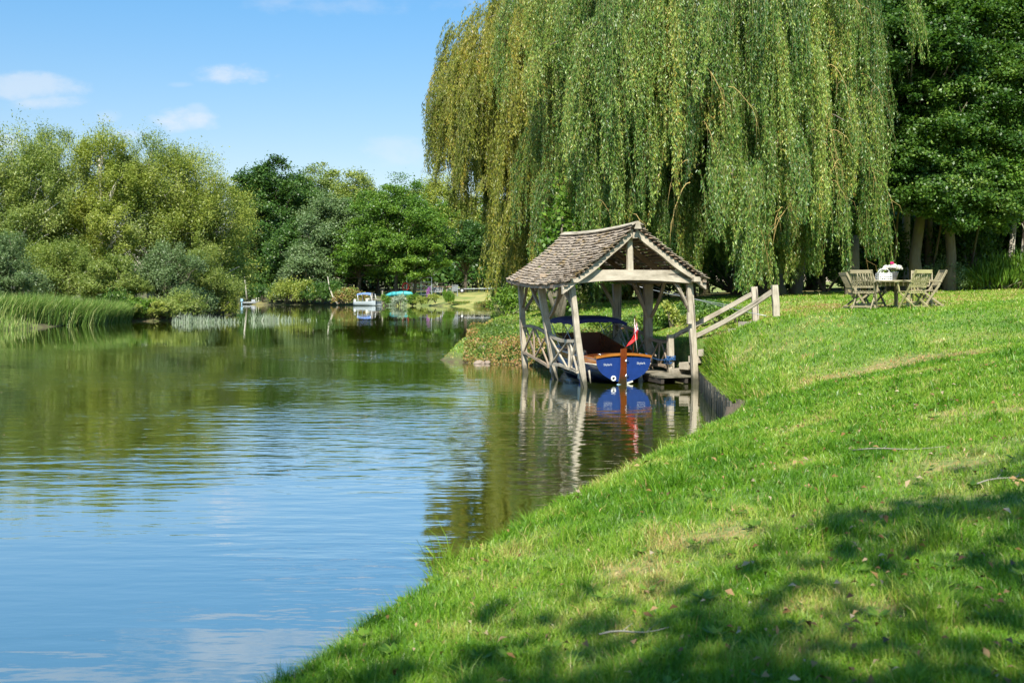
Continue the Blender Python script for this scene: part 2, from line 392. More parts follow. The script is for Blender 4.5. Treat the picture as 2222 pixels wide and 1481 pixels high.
def hz(x, y):
    x = np.atleast_1d(np.asarray(x, float)); y = np.atleast_1d(np.asarray(y, float))
    P = np.stack([x, y], 1); s1 = sdist(NEAR, P); s2 = sdist(LEFT, P); s3 = sdist(FAR, P)
    Q = np.stack([np.clip(x, -6, 60), np.clip(y, -12, 100)], 1) / 10.
    z1 = tps(Q, CP) @ wts[:nC] + wts[nC] + Q @ wts[nC + 1:]
    z1 = np.clip(z1, .3, 3.2) + (vnoise(x, y, .9) - .5) * .05 + (vnoise(x, y, 3.1) - .5) * .018
    wall = (y > 19.5) & (y < 34) & (x > 3)
    wd = np.where(wall, .10, .45)
    z1 = np.where(s1 > 0, z1 * sstep(-.05, 1, s1 / wd), -1.3 * sstep(0, 1.0, -s1))
    z2 = np.where(s2 > 0, .7 * sstep(0, 3, s2) + .03 * np.minimum(s2, 40), -1.3 * sstep(0, 2, -s2))
    z3 = np.where(s3 > 0, .55 * sstep(0, 1.5, s3) + 1.45 * sstep(0, 40, s3) + .01 * np.clip(s3 - 40, 0, 900), -1.3 * sstep(0, 2, -s3))
    return np.maximum(z1, np.maximum(z2, z3))
def gz(x, y): return float(hz(x, y)[0])
def stretch(lo, a, b, hi, step):
    core = list(np.arange(a, b, step)); r = []; v = b; s_ = step
    while v < hi: r.append(v); s_ *= 1.07; v += s_
    l = []; v = a; s_ = step
    while v > lo: s_ *= 1.07; v -= s_; l.append(v)
    return np.array(l[::-1] + core + r + [hi])
gx = stretch(-1200, -3.5, 13, 1200, .12); gy = stretch(-200, 2.5, 47, 1600, .14)
GX, GY = np.meshgrid(gx, gy); fl = np.stack([GX.ravel(), GY.ravel()], 1)
ZZ = np.concatenate([hz(c[:, 0], c[:, 1]) for c in np.array_split(fl, 30)])
nx, ny = len(gx), len(gy); ii = np.arange(nx * ny).reshape(ny, nx)
FQ = np.stack([ii[:-1, :-1], ii[:-1, 1:], ii[1:, 1:], ii[1:, :-1]], -1).reshape(-1, 4)
# dry, bare patches of the lawn: (x, y, radius, strength)
def pix2ground(px, py):
    """the point of the ground seen at a photo position"""
    d = np.exp(np.linspace(math.log(3.0), math.log(60), 700)); zr = CZ - (py - HY) * d / F; x = (px - CX) * d / F
    hit = np.nonzero(hz(x, d) >= zr)[0]; i = hit[0] if len(hit) else 400
    return float(x[i]), float(d[i])
DRY = [(*pix2ground(px, py), r, s_) for px, py, r, s_ in ((1905, 802, .75, 1.), (1850, 815, .7, 1.), (1790, 822, .6, .8), (1980, 790, .8, 1.1), (2050, 776, .8, 1.), (2110, 768, .6, .8), (1740, 842, .5, .7), (1690, 858, .5, .6), (1640, 866, .4, .6),
        (2160, 764, .5, .6), (2020, 800, .4, .7), (1930, 822, .35, .5), (2150, 905, .6, .6), (2050, 900, .5, .4), (1720, 1010, .5, .5), (1620, 1160, .35, .55), (1540, 1180, .35, .6), (1900, 1330, .25, .7), (1350, 1240, .25, .4), (2100, 1010, .5, .5),
        (1560, 800, .6, .6), (1600, 775, .7, .45), (1540, 760, .5, .5), (1640, 700, .9, .3), (1780, 1320, .3, .4), (1250, 1390, .25, .45), (1900, 1120, .5, .4), (1720, 930, .4, .4), (2180, 960, .5, .4))]
def dryness(x, y):
    v = np.zeros_like(x)
    for a, b, r, s_ in DRY:
        v = np.maximum(v, s_ * np.exp(-(((x - a) / r) ** 2 + ((y - b) / (r * .8)) ** 2)))
    return v * (.62 + 1.0 * vnoise(x, y, 4.7)) + .30 * sstep(.55, .85, vnoise(x, y, 1.3)) * (.4 + vnoise(x, y, 6.1)) + .22 * sstep(.6, .8, vnoise(x, y, 3.3))
m, t = mat('turf'); tc = t.n('ShaderNodeTexCoord').outputs['Object']
n1 = t.noise(tc, .45, 5); n2 = t.noise(tc, 14, 4); n3 = t.noise(tc, 2.3, 4)
c = t.ramp(t.math('ADD', t.math('MULTIPLY', n1, .5), t.math('MULTIPLY', n2, .5)), [(.3, (.055, .115, .014)), (.5, (.10, .185, .024)), (.7, (.18, .24, .04))])
a = t.n('ShaderNodeAttribute', attribute_name='dry').outputs['Fac']
c = t.mix(t.math('MULTIPLY', a, t.mapr(n2, .3, .7), clamp=True), c, (.36, .25, .11, 1))
a2 = t.n('ShaderNodeAttribute', attribute_name='soil').outputs['Fac']
c = t.mix(t.math('MULTIPLY', a2, t.mapr(n3, .2, .6), clamp=True), c, (.085, .06, .035, 1))
a3 = t.n('ShaderNodeAttribute', attribute_name='straw').outputs['Fac']
c = t.mix(t.math('MULTIPLY', a3, t.mapr(n1, .35, .6), clamp=True), c, (.38, .33, .10, 1))
out(t, t.n('ShaderNodeBsdfPrincipled', i_Base_Color=c, i_Roughness=.95, i_Normal=bump(t, n2, .8, .04))); M['turf'] = m
fx_, fy_2 = fl[:, 0], fl[:, 1]
s1 = sdist(NEAR, fl); s3 = sdist(FAR, fl); s2 = sdist(LEFT, fl)
soil = np.clip(np.where(s1 > -.5, 1 - s1 / .5, 0), 0, 1) * (ZZ < .4) + (ZZ < .03) + .9 * (s2 > 0) + .9 * ((s3 > 0) & (fx_ < -18)) + .95 * sstep(44, 47, fy_2 - .12 * (fx_ - 10)) * (s1 > 0) * (fx_ > 4)
straw = ((s3 > 0) & (fx_ > -19)) * (.45 + .5 * (vnoise(fx_, fy_2, .22) > .55)) + ((s3 > 0) & (s3 < 2.5)) * .6 + .5 * (s1 > 0) * sstep(26, 30, fy_2) * (fx_ > 6) * (fx_ < 40)
g = raw('ground', np.stack([fx_, fy_2, ZZ], 1), FQ, M['turf'], attrs={'dry': ('POINT', dryness(fx_, fy_2)), 'soil': ('POINT', np.clip(soil, 0, 1)), 'straw': ('POINT', np.clip(straw, 0, 1))}, smooth=True)
tag(g, kind='structure')

# ---------------------------------------------------------------- water
m, t = mat('river_water'); tc = t.n('ShaderNodeTexCoord').outputs['Object']
sp = t.n('ShaderNodeSeparateXYZ', i_0=tc)
wv1 = t.noise(t.mapping(tc, (.95, 2.9, 1), (0, 0, .10)), 1.0, 1.8, .5)
wv2 = t.noise(t.mapping(tc, (2.4, 6.2, 1), (0, 0, -.12)), 1.0, 2, .5)
wv3 = t.noise(t.mapping(tc, (9, 20, 1), (0, 0, .2)), 1.0, 3, .5)
patch = t.mapr(t.noise(t.mapping(tc, (.05, .09, 1)), 1.0, 3, .5), .40, .62)
calm = t.mapr(sp.outputs[1], 22, 60, 1, .10)          # wind ripples die out towards the sheltered far bank
lee = t.mapr(sp.outputs[0], -1.5, 1.5, 1, .42)         # and in the lee of the near bank
fal = t.mapr(sp.outputs[1], 7, 15, .48, 1)
amp = t.math('MULTIPLY', t.math('MULTIPLY', calm, lee), t.math('MULTIPLY', fal, t.math('ADD', .22, t.math('MULTIPLY', patch, 1.05))))
h = t.math('ADD', t.math('MULTIPLY', wv1, .024), t.math('ADD', t.math('MULTIPLY', wv2, .0085), t.math('MULTIPLY', wv3, .0014)))
h = t.math('MULTIPLY', h, amp)
bn = t.n('ShaderNodeBump', i_Strength=1.0, i_Distance=1.0, i_Height=h).outputs[0]
mc = t.mix(t.noise(tc, .15, 3), (.030, .048, .001, 1), (.048, .064, .002, 1))
df = t.n('ShaderNodeBsdfDiffuse', i_Color=mc, i_Normal=bn)
gl = t.n('ShaderNodeBsdfGlossy', i_Color=(1, 1, 1, 1), i_Roughness=.0, i_Normal=bn)
lw = t.n('ShaderNodeLayerWeight', i_Blend=.5, i_Normal=bn).outputs['Facing']
fr = t.math('ADD', .10, t.math('MULTIPLY', .86, t.math('POWER', lw, 1.15)))
mxw = t.n('ShaderNodeMixShader', i_0=fr); t.put(mxw.inputs[1], df); t.put(mxw.inputs[2], gl)
out(t, mxw); M['water'] = m
wo = raw('river_water', [(-1200, -200, 0), (1200, -200, 0), (1200, 1000, 0), (-1200, 1000, 0)], [(0, 1, 2, 3)], M['water']); tag(wo, kind='structure')


# ---------------------------------------------------------------- foliage builders
def unit(a): return a / (np.linalg.norm(a, axis=1, keepdims=True) + 1e-9)
def rhombi(Cn, D, N, L, Wd, fold=0.):
    """leaf blades: centre, long axis, normal, length, width"""
    D = unit(D); N = unit(N - (N * D).sum(1, keepdims=True) * D); Sx = np.cross(D, N)
    L = np.asarray(L).reshape(-1, 1) * np.ones((len(Cn), 1)); Wd = np.asarray(Wd).reshape(-1, 1) * np.ones((len(Cn), 1))
    V = np.stack([Cn - D * L / 2, Cn + Sx * Wd / 2 + N * Wd * fold, Cn + D * L / 2, Cn - Sx * Wd / 2 + N * Wd * fold], 1).reshape(-1, 3)
    return V, np.arange(len(V)).reshape(-1, 4)
def rdir(n): return unit(rng.normal(size=(n, 3)))
def trunk_mesh(base, top, r0, limbs, parent, matr, n=9, name='trunk'):
    mb = MB(); base = Vector(base); top = Vector(top); L = (top - base).length
    pts = []; rad = []
    for i in range(8):
        q = i / 7; p = base.lerp(top, q)
        if i: p += Vector((random.uniform(-1, 1), random.uniform(-1, 1), 0)) * L * .012
        pts.append(p); rad.append(r0 * ((1.35 if i == 0 else 1) * (1 - .65 * q)))
    mb.tube(pts, rad, n)
    for (s_, e_, r_) in limbs:
        s_ = Vector(s_); e_ = Vector(e_); mid = s_.lerp(e_, .5) + Vector((random.uniform(-1, 1), random.uniform(-1, 1), random.uniform(-.2, .9))) * (e_ - s_).length * .12
        q1 = s_.lerp(mid, .5) + Vector((0, 0, .04 * (e_ - s_).length)); q2 = mid.lerp(e_, .5) + Vector((random.uniform(-.3, .3), random.uniform(-.3, .3), .1))
        mb.tube([s_, q1, mid, q2, e_], [r_, r_ * .8, r_ * .62, r_ * .42, r_ * .15], 6)
    return mb.build(name, matr, parent)
def tree(name, label, cat, x, y, h, rx, zb, nleaf, leaf, lm, bm='bark', group=None, lobes=12, ry=None, r0=None, asp=.62, seed=0, spray=0., droop=0., lobe_r=.42, limbs=True, toff=(0, 0), z0=None, shape=1.0):
    """a tree: crown ellipsoid h tall, rx wide, its leaves sitting on billowing lobes"""
    global rng
    keep = rng; rng = np.random.default_rng(seed + 1000); random.seed(seed)
    ry = ry or rx * .85; z0 = gz(x, y) if z0 is None else z0
    root = empty(name, (x, y, z0), 0, label, cat, group)
    cz = (h + zb) / 2; rz = (h - zb) / 2
    # lobes on the crown's surface
    LC = [np.array([0., 0., rz * .60])]; LR = [min(rx, rz) * lobe_r]
    k = 0
    while len(LC) < lobes and k < 4000:
        k += 1
        d = rdir(1)[0]; f = rng.uniform(.45, .78)
        p = np.array([d[0] * rx * f, d[1] * ry * f, d[2] * rz * f])
        if shape != 1.0: p[:2] *= 1 - (1 - shape) * (p[2] / rz * .5 + .5)
        rr = min(rx, rz) * lobe_r * rng.uniform(.7, 1.25)
        if any(np.linalg.norm(p - q) < .55 * (rr + s_) * .8 for q, s_ in zip(LC, LR)): continue
        LC.append(p); LR.append(rr)
    LC.append(np.zeros(3)); LR.append(min(rx, rz) * .55)
    LC = np.array(LC); LR = np.array(LR)
    pr = LR ** 2 / (LR ** 2).sum(); per = max(8, nleaf // 260); nc = max(60, nleaf // per)
    li = rng.choice(len(LC), nc, p=pr); dd = rdir(nc); dd[:, 2] = np.where(dd[:, 2] < -.3, -dd[:, 2] * .6, dd[:, 2]); dd = unit(dd)
    wob = 1 + .22 * np.sin(dd[:, 0] * 7 + li) * np.cos(dd[:, 2] * 6 + li * 2)
    squ = np.array([1, 1, max(.6, min(1.2, rz / rx))])
    CC = LC[li] + dd * (LR[li] * rng.uniform(.72, 1.08, nc) * wob)[:, None] * squ
    csz = LR[li] * rng.uniform(.14, .30, nc)
    ci = rng.integers(0, nc, nleaf)
    off = rng.normal(size=(nleaf, 3)) * csz[ci][:, None]
    outw = unit(CC[ci] + np.array([0, 0, rz * .3]))
    if spray:
        ax_ = unit(outw + rdir(nc)[ci] * .5 + np.array([0, 0, .35 - droop]))
        off = off * .75 + ax_ * (rng.normal(size=nleaf) * csz[ci] * .95)[:, None]
        D = ax_ * .45 + rdir(nleaf)
    else:
        off[:, 2] *= .6; D = rdir(nleaf) + outw * .3
    P = CC[ci] + off; P[:, 2] += cz
    ok = P[:, 2] > .15
    N_ = outw * .55 + np.array([0, -.15, .55]) + rdir(nleaf) * .75
    sz = leaf * rng.uniform(.65, 1.4, nleaf)
    V, Fq = rhombi(P[ok], D[ok], N_[ok], sz[ok], sz[ok] * asp, .12)
    tint = np.clip(rng.normal(.45, .16, nleaf) + (rng.random(nc)[ci] - .5) * .35 + (rng.random(len(LC))[li][ci] - .5) * .25, 0, 1)[ok]
    raw('crown', V, Fq, M[lm], root, {'tint': ('FACE', tint)})
    r0 = r0 or max(.08, h * .022)
    lb = []
    tb = Vector((toff[0], toff[1], -.25)); tt = Vector((0, 0, cz + rz * .55))
    if limbs:
        for q, s_ in zip(LC[:-1], LR):
            q = Vector(q) + Vector((0, 0, cz)); f = min(.92, max(.30, (q.z - s_ * .9) / max(tt.z, .1) * .62))
            lb.append((tb.lerp(tt, f), q + (q - Vector((0, 0, cz))).normalized() * s_ * .55, r0 * (.42 if h > 4 else .3)))
            for _ in range(2):
                v_ = Vector(rdir(1)[0]); lb.append((tb.lerp(tt, f).lerp(q, .6), q + v_ * s_ * .95, r0 * .16))
    trunk_mesh(tb, tt, r0, lb, root, M[bm])
    rng = keep
    return root
def ptree(name, label, cat, px, top, halfw, d, nleaf, leaf, lm, zb=None, **kw):
    """a tree given by where its crown shows: centre column, top row, half width in photo pixels, distance"""
    x = (px - CX) * d / F; z0 = gz(x, d); h = CZ - (top - HY) * d / F - z0
    return tree(name, label, cat, x, d, h, halfw * d / F, h * .16 if zb is None else zb, nleaf, leaf, lm, **kw)


def willow(name, label, cx, cy, R, ztop, trunk_xy, nb, tails, strands, lpm, leaf, lm, zend, seed, group, shoulder, open_right=0., face=-1):
    """weeping willow: boughs arch out of the trunk and carry hanging withies"""
    global rng
    keep = rng; rng = np.random.default_rng(seed); random.seed(seed)
    tx, ty = trunk_xy; tz = gz(tx, ty)
    root = empty(name, (tx, ty, tz), 0, label, 'tree', group)
    o3 = np.array([tx, ty, tz]); mb = MB()
    fork = Vector((tx + (cx - tx) * .4, ty + (cy - ty) * .4, tz + 4.2))
    mb.tube([(tx, ty, tz - .4), (tx, ty, tz + .4), (tx * .8 + fork.x * .2, ty * .8 + fork.y * .2, tz + 2), fork], [.75, .55, .48, .42], 12)
    SV = []; tw = MB(); PV = []; PD = []; PN = []; PT = []; RV = []; 
    for bgh in range(nb):
        az_ = rng.uniform(0, 2 * math.pi)
        if math.cos(az_) * 0 + math.sin(az_) > .35 and rng.random() < .55: az_ = -az_     # more boughs on the sunny river side
        rr = R * math.sqrt(rng.uniform(.12, 1.0)); 
        e_ = np.array([cx + rr * math.cos(az_), cy + rr * math.sin(az_)])
        zt = shoulder + (ztop - shoulder) * (1 - (rr / R) ** 2.2) ** .8 * rng.uniform(.55, 1.0) + rng.uniform(-1.4, .6)
        if rng.random() < .38: zt = rng.uniform(max(4.0, zend(e_[0], e_[1]) + 2), zt)
        P0 = np.array(fork); P3 = np.array([e_[0], e_[1], zt - rng.uniform(.3, 1.2)])
        P1 = P0 + (P3 - P0) * .15 + np.array([0, 0, (zt - P0[2]) * .75]); P2 = P0 + (P3 - P0) * .72 + np.array([0, 0, (zt - P0[2]) * .38 + .9])
        q = np.linspace(0, 1, 12)[:, None]
        arc = (1 - q) ** 3 * P0 + 3 * (1 - q) ** 2 * q * P1 + 3 * (1 - q) * q * q * P2 + q ** 3 * P3
        r_ = rng.uniform(.08, .17)
        mb.tube([tuple(p) for p in arc], [r_ * (1 - .88 * (k / 11)) for k in range(12)], 6)
        ntail = max(3, int(tails * rng.uniform(.6, 1.4)))
        btint = rng.normal(0, .08)
        spread = rng.uniform(.5, 1.3)
        for tl_ in range(ntail):
          k = min(10.99, 11 * (1 - rng.random() ** 1.4 * .62)); k0 = int(k); pt = arc[k0] * (1 - k + k0) + arc[k0 + 1] * (k - k0)
          pt = pt + np.append(rng.normal(size=2) * spread * .6, rng.normal() * .3)
          if (pt[0] - cx) ** 2 + (pt[1] - cy) ** 2 > (R * 1.1) ** 2: continue
          zbt = max(zend(pt[0], pt[1]) + rng.exponential(.9), pt[2] - rng.uniform(1.8, 8.0))
          ns = int(strands * rng.uniform(.5, 1.5)); drift0 = rng.normal(size=2) * .3; ttint = rng.normal(0, .11)
          aout0 = np.array([math.cos(az_), math.sin(az_)]) * rng.uniform(.2, 1.0)
          for s_ in range(ns):
            p = pt + np.append(rng.normal(size=2) * .13, rng.normal() * .25)
            zl = zbt + rng.exponential(.22) * (pt[2] - zbt)
            Ls = p[2] - zl
            if Ls < .6: continue
            n = max(4, int(Ls * lpm)); u = np.sort(rng.random(n))
            drift = drift0 + rng.normal(size=2) * .10; aout = aout0 + rng.normal(size=2) * .05
            cur = 1 - np.exp(-u * 5)
            C_ = np.stack([p[0] + aout[0] * cur + drift[0] * u + .05 * np.sin(u * 9 + s_), p[1] + aout[1] * cur + drift[1] * u + .05 * np.cos(u * 8 + s_), p[2] + .18 * np.sin(np.minimum(u * 12, math.pi)) - u * Ls], 1)
            th = rng.uniform(0, 2 * math.pi, n); sp_ = rng.uniform(.25, .85, n)
            Dn = np.stack([np.cos(th) * sp_, np.sin(th) * sp_, -np.ones(n)], 1); Dn = unit(Dn)
            PV.append(C_ + Dn * leaf * .45 + rng.normal(size=(n, 3)) * .035); PD.append(Dn)
            PN.append(np.stack([math.cos(az_) * .7 + np.zeros(n), math.sin(az_) * .7 + np.zeros(n), np.full(n, .55)], 1) + rng.normal(size=(n, 3)) * .8)
            PT.append(np.clip(.40 + btint + ttint + rng.normal(0, .06) + rng.normal(0, .16, n) + .08 * u, 0, 1))
            m_ = 7; uu = np.linspace(0, 1, m_); cur = 1 - np.exp(-uu * 5)
            K = np.stack([p[0] + aout[0] * cur + drift[0] * uu + .05 * np.sin(uu * 9 + s_), p[1] + aout[1] * cur + drift[1] * uu + .05 * np.cos(uu * 8 + s_), p[2] + .18 * np.sin(np.minimum(uu * 12, math.pi)) - uu * Ls], 1)
            RV.append(K)
    P = np.concatenate(PV) - o3; D = np.concatenate(PD); N_ = np.concatenate(PN); T = np.concatenate(PT)
    sz = leaf * rng.uniform(.7, 1.35, len(P))
    V, Fq = rhombi(P, D, N_, sz, sz * .24, .1)
    cr = raw('crown', V, Fq, M[lm], root, {'tint': ('FACE', T)})
    K = np.array(RV) - o3; ns, m_, _ = K.shape; wv = np.array([.003, 0, 0])
    V = np.stack([K - wv, K + wv], 2).reshape(-1, 3); b0 = (np.arange(ns) * m_ * 2)[:, None] + (np.arange(m_ - 1) * 2)[None]
    b0 = b0.ravel(); raw('withies', V, np.stack([b0, b0 + 1, b0 + 3, b0 + 2], 1), M['twig'], root)
    for q_ in range(30 if leaf < .14 else 0):     # sunlit bare shoots showing through the curtain
        a_ = -math.pi / 2 + rng.normal() * .7; rr = R * rng.uniform(.90, .99); x0, y0, z0_ = cx + rr * math.cos(a_) - tx, cy + rr * math.sin(a_) - ty, rng.uniform(5.0, 14.0) - tz
        sx_ = rng.choice([-1, 1]); L_ = rng.uniform(.5, 1.6); rt = rng.uniform(.010, .02); dp = rng.uniform(1.0, 2.4); up_ = rng.uniform(-.1, .35)
        P_ = [(x0 + sx_ * L_ * (u - .35 * u * u), y0 - .2 * u + .05 * math.sin(u * 7 + q_), z0_ + up_ * L_ * math.sin(min(u * 2.2, math.pi)) - L_ * dp * u ** 1.7 + .04 * math.sin(u * 11)) for u in np.linspace(0, 1, 9)]
        sb = MB(); sb.tube(P_, [rt * (1 - .8 * k / 8) for k in range(9)], 5)
        for u in (2, 4, 6): p_ = P_[u]; dr_ = rng.uniform(-.4, .5) * sx_; sb.tube([p_, (p_[0] + dr_ * .7, p_[1] - .1, p_[2] - .2), (p_[0] + dr_, p_[1] - .12, p_[2] - rng.uniform(.5, 1.3))], [rt * .4, rt * .3, rt * .15], 4)
        sb.build('bare_shoot', M['shoot'], root)
    mb.v = [(v[0] - tx, v[1] - ty, v[2] - tz) for v in mb.v]
    mb.build('trunk', M['bark'], root)
    rng = keep
    return root, len(P)

# ---------------------------------------------------------------- boathouse
BH = (1.83, 27.26, 0.0); BA = math.atan2(.293, .956)
bh = empty('boathouse', BH, BA, 'open timber boathouse with shingled roof standing over the water', 'boathouse')
def bhw(x, y, z=0.):
    return Vector((BH[0] + math.cos(BA) * x - math.sin(BA) * y, BH[1] + math.sin(BA) * x + math.cos(BA) * y, z))
def post(b, t_, w_, h_, m_='oak', w1=None, h1=None, name='post'):
    mb = MB(); b = Vector(b); t_ = Vector(t_); k = (b.z + 1.1) / (t_.z - b.z); b2 = b - (t_ - b) * k
    mb.beam(b2, t_, w_, h_, 9, .012, w1=w1, h1=h1, up=(0, 1, 0), bev=.16)
    return mb.build(name, M[m_], bh)
post((0.02, 0, 0), (-.31, 0, 2.70), .15, .13)
post((.12, 2.45, 0), (-.32, 2.45, 2.66), .155, .13, w1=.20)
post((0.02, 4.95, 0), (-.13, 4.95, 2.74), .16, .14)
post((3.20, 0, 0), (3.03, 0, 2.70), .17, .12)
post((3.0, 2.5, 0), (2.96, 2.5, 2.68), .155, .13, 'oakb', w1=.29)
post((3.06, 5.0, 0), (3.03, 5.0, 2.70), .17, .16, 'oakb', w1=.26)
mb = MB(); mb.beam((3.10, 1.25, -.9), (3.07, 1.25, 1.27), .165, .15, 5, .006, up=(0, 1, 0)); mb.build('post', M['oak'], bh)
RX = 1.32
def roofp(side, s, y):
    """roof surface: side -1 river, +1 land; s 0 ridge .. 1 eave"""
    ridge = 4.17 + .06 * ((y - 2.3) / 2.6) ** 2 - .04 * (y > 9)
    q = min(1, max(0, (y + .4) / 5.7))
    if side < 0: ex = -.66 + .16 * q; ez = 2.69 - .20 * 4 * q * (1 - q) * .6 + .15 * q
    else: ex = 3.38; ez = 2.80 - .04 * 4 * q * (1 - q)
    return Vector((RX + (ex - RX) * s, y, ridge + (ez - ridge) * s - .34 * s * (1 - s) * (1.0 if side < 0 else .55)))
# broken foot of the river-side front post
mb = MB(); mb.beam((-.10, -.13, .55), (.06, -.15, -.3), .12, .05, 3, .01, w1=.04); mb.beam((.12, -.12, .45), (.16, -.13, .12), .05, .04, 2, .0, w1=.02); mb.build('split_foot', M['oak'], bh)
mb = MB(); rings = []
for k in range(19):
    q = k / 18; x = -.27 + 3.30 * q; arch = 4 * q * (1 - q); lo = 2.69 + .075 * max(0, math.sin((q - .06) * math.pi / .88)) ** .8 * (1 if .06 < q < .94 else 0) + random.uniform(-.004, .004); hi = min(3.035, roofp(-1 if x < RX else 1, min(1, abs(x - RX) / (1.98 if x < RX else 2.1)), -.1).z - .16)
    rings.append([Vector((x, -.07 + y, z)) for y, z in ((-.095, lo + .01), (-.085, lo), (.095, lo), (.095, hi), (-.085, hi), (-.095, hi - .01))])
mb.ring_loft(rings); mb.build('tie_beam', M['oak'], bh)
mb = MB(); mb.beam((-.38, 2.45, 2.84), (3.1, 2.45, 2.86), .18, .24, 8, .008, bow=.04); mb.build('tie_beam', M['oakb'], bh)
mb = MB(); mb.beam((-.25, 4.95, 2.88), (3.15, 5.0, 2.86), .18, .24, 8, .008, bow=.04); mb.build('tie_beam', M['oakb'], bh)
for x0, x1 in ((-.36, -.22), (3.08, 3.08)):
    mb = MB(); mb.beam((x0, -.36, 2.77 if x0 < 0 else 2.80), (x1, 5.2, 2.84), .20, .13, 10, .006, bow=-.04); mb.build('wall_plate', M['oak'], bh)
mb = MB(); mb.beam((1.29, -.06, 3.0), (1.27, -.06, 4.0), .16, .13, 6, .006, up=(0, 1, 0), w1=.14); mb.build('king_post', M['oak'], bh)
mb = MB(); mb.beam((1.33, 4.96, 3.0), (1.33, 4.96, 3.9), .17, .15, 4, .006, up=(0, 1, 0)); mb.build('king_post', M['oakb'], bh)
def yend(s): return 5.0 + .12 * s
for side in (-1, 1):
    sh = MB(); rows = 20
    for r in range(rows):
        s0 = (r + .0) / rows; s1_ = min(1.0, (r + 1.35) / rows); sb = (r - .35) / rows
        y = -.44 + random.uniform(-.02, .05); ye = yend(s0)
        while y < ye:
            w_ = random.uniform(.13, .30); y2 = min(y + w_, ye + .03); e = random.uniform(-.012, .012); sl_ = random.uniform(-.008, .008)
            a = roofp(side, max(0, sb), y); b_ = roofp(side, max(0, sb), y2); c_ = roofp(side, (r + 1.) / rows + e, y2 - .008); d_ = roofp(side, (r + 1.) / rows + e + sl_, y + .008)
            nrm = (b_ - a).cross(d_ - a).normalized() * (-1); 
            if nrm.z < 0: nrm = -nrm
            lo = nrm * .004; li = nrm * (.046 + random.uniform(0, .022)); th = nrm * -.016
            top = [a + lo, b_ + lo, c_ + li, d_ + li]; bot = [p + th for p in top]
            if side < 0: top.reverse(); bot.reverse()
            b0 = len(sh.v); sh.v.extend([tuple(p) for p in top + bot]); o1 = random.uniform(0, 60); o2 = random.uniform(0, 9)
            for fc in ((0, 1, 2, 3), (7, 6, 5, 4), (0, 4, 5, 1), (1, 5, 6, 2), (2, 6, 7, 3), (3, 7, 4, 0)):
                sh.f.append(tuple(b0 + i for i in fc)); sh.sm.append(False)
                sh.uv.append(tuple((o1 + sh.v[b0 + i][1] * .8, o2 + sh.v[b0 + i][0] * .8) for i in fc))
            y = y2 + random.uniform(.002, .010)
    ro = sh.build('roof', M['shake'], bh)
    for (nm_, ys, dz_, mm) in (('rafter', (1.2, 2.45, 3.7, 4.9), .13, 'oakdark'),):
        for yy in ys:
            mb = MB()
            for k in range(5):
                p = roofp(side, k / 5, yy) - Vector((0, 0, dz_)); q = roofp(side, (k + 1) / 5 if k < 4 else .97, yy) - Vector((0, 0, dz_)); mb.beam(p, q, .09, .13, up=(0, 0, 1))
            mb.build('rafter', M['oakdark'], ro)
    mb = MB()
    for k in range(17):
        s_ = (k + .5) / 17; ys = np.linspace(-.38, yend(s_) - .05, 8)
        for a, b_ in zip(ys[:-1], ys[1:]):
            mb.beam(roofp(side, s_, a) - Vector((0, 0, .040)), roofp(side, s_, b_) - Vector((0, 0, .040)), .085, .028)
    mb.build('batten', M['oakdark'], ro)
    # verge rafter at the front gable, swept like the roof
    mb = MB(); rings = []
    for k in range(15):
        s_ = .02 + k / 14 * .98; p = roofp(side, s_, -.24) - Vector((0, 0, .17)); hh = .085 + .015 * math.sin(k); rings.append([p + Vector((0, dy, dz)) for dy, dz in ((-.055, -hh), (.055, -hh), (.055, hh), (-.055, hh))])
    mb.ring_loft(rings); mb.build('verge_rafter', M['oak'], bh)
    mb = MB(); rings = []
    for k in range(9):
        yy = -.36 + k / 8 * 5.6; p = roofp(side, .965, yy) - Vector((0, 0, .085)); rings.append([p + Vector((dx, 0, dz)) for dx, dz in ((-.05, -.035), (.05, -.035), (.05, .035), (-.05, .035))])
    mb.ring_loft(rings); mb.build('fascia_board', M['oakb'], bh)
mb = MB(); rings = []
for k in range(13):
    yy = -.50 + k / 12 * 5.52; p = roofp(-1, 0, yy) + Vector((0, 0, .055)); rings.append([p + Vector(q) for q in ((-.17, 0, -.085), (0, 0, .0), (.17, 0, -.085), (.15, 0, -.115), (0, 0, -.04), (-.15, 0, -.115))])
mb.ring_loft(rings); p = roofp(-1, 0, -.5) + Vector((0, 0, -.02)); mb.beam(p + Vector((0, -.012, -.13)), p + Vector((0, -.012, .07)), .20, .035, up=(0, 1, 0), w1=.05); mb.build('ridge_board', M['oak'], bh)
mb = MB(); mb.beam((RX, -.34, 3.93), (RX, 5.0, 3.90), .13, .15, 8, .004, bow=-.05); mb.build('ridge_beam', M['oak'], bh)
def brace(p, q, w_=.08, bow=.05, m_='oak'):
    mb = MB(); mb.beam(p, q, w_, .075, 7, .004, bow=bow); mb.build('brace', M[m_], bh)
brace((-.12, 2.25, 1.75), (-.25, .95, 2.70), bow=-.12, m_='oakb'); brace((-.12, 2.62, 1.85), (-.25, 3.6, 2.70), m_='oakb', bow=-.1); brace((-.1, 4.8, 2.0), (-.22, 4.0, 2.72), m_='oakb', bow=-.06)
brace((-.15, .1, 2.0), (-.28, .8, 2.68), bow=-.05, m_='oakb')
brace((-.1, 2.45, 1.75), (.45, 2.45, 2.70), bow=-.07, m_='oakb'); brace((2.9, 2.42, 1.7), (2.45, 2.42, 2.72), bow=-.07, m_='oakb'); brace((3.03, 2.6, 1.75), (3.06, 3.5, 2.75), bow=-.07, m_='oakb'); brace((3.03, 2.4, 1.75), (3.06, 1.6, 2.75), bow=-.07, m_='oakb')
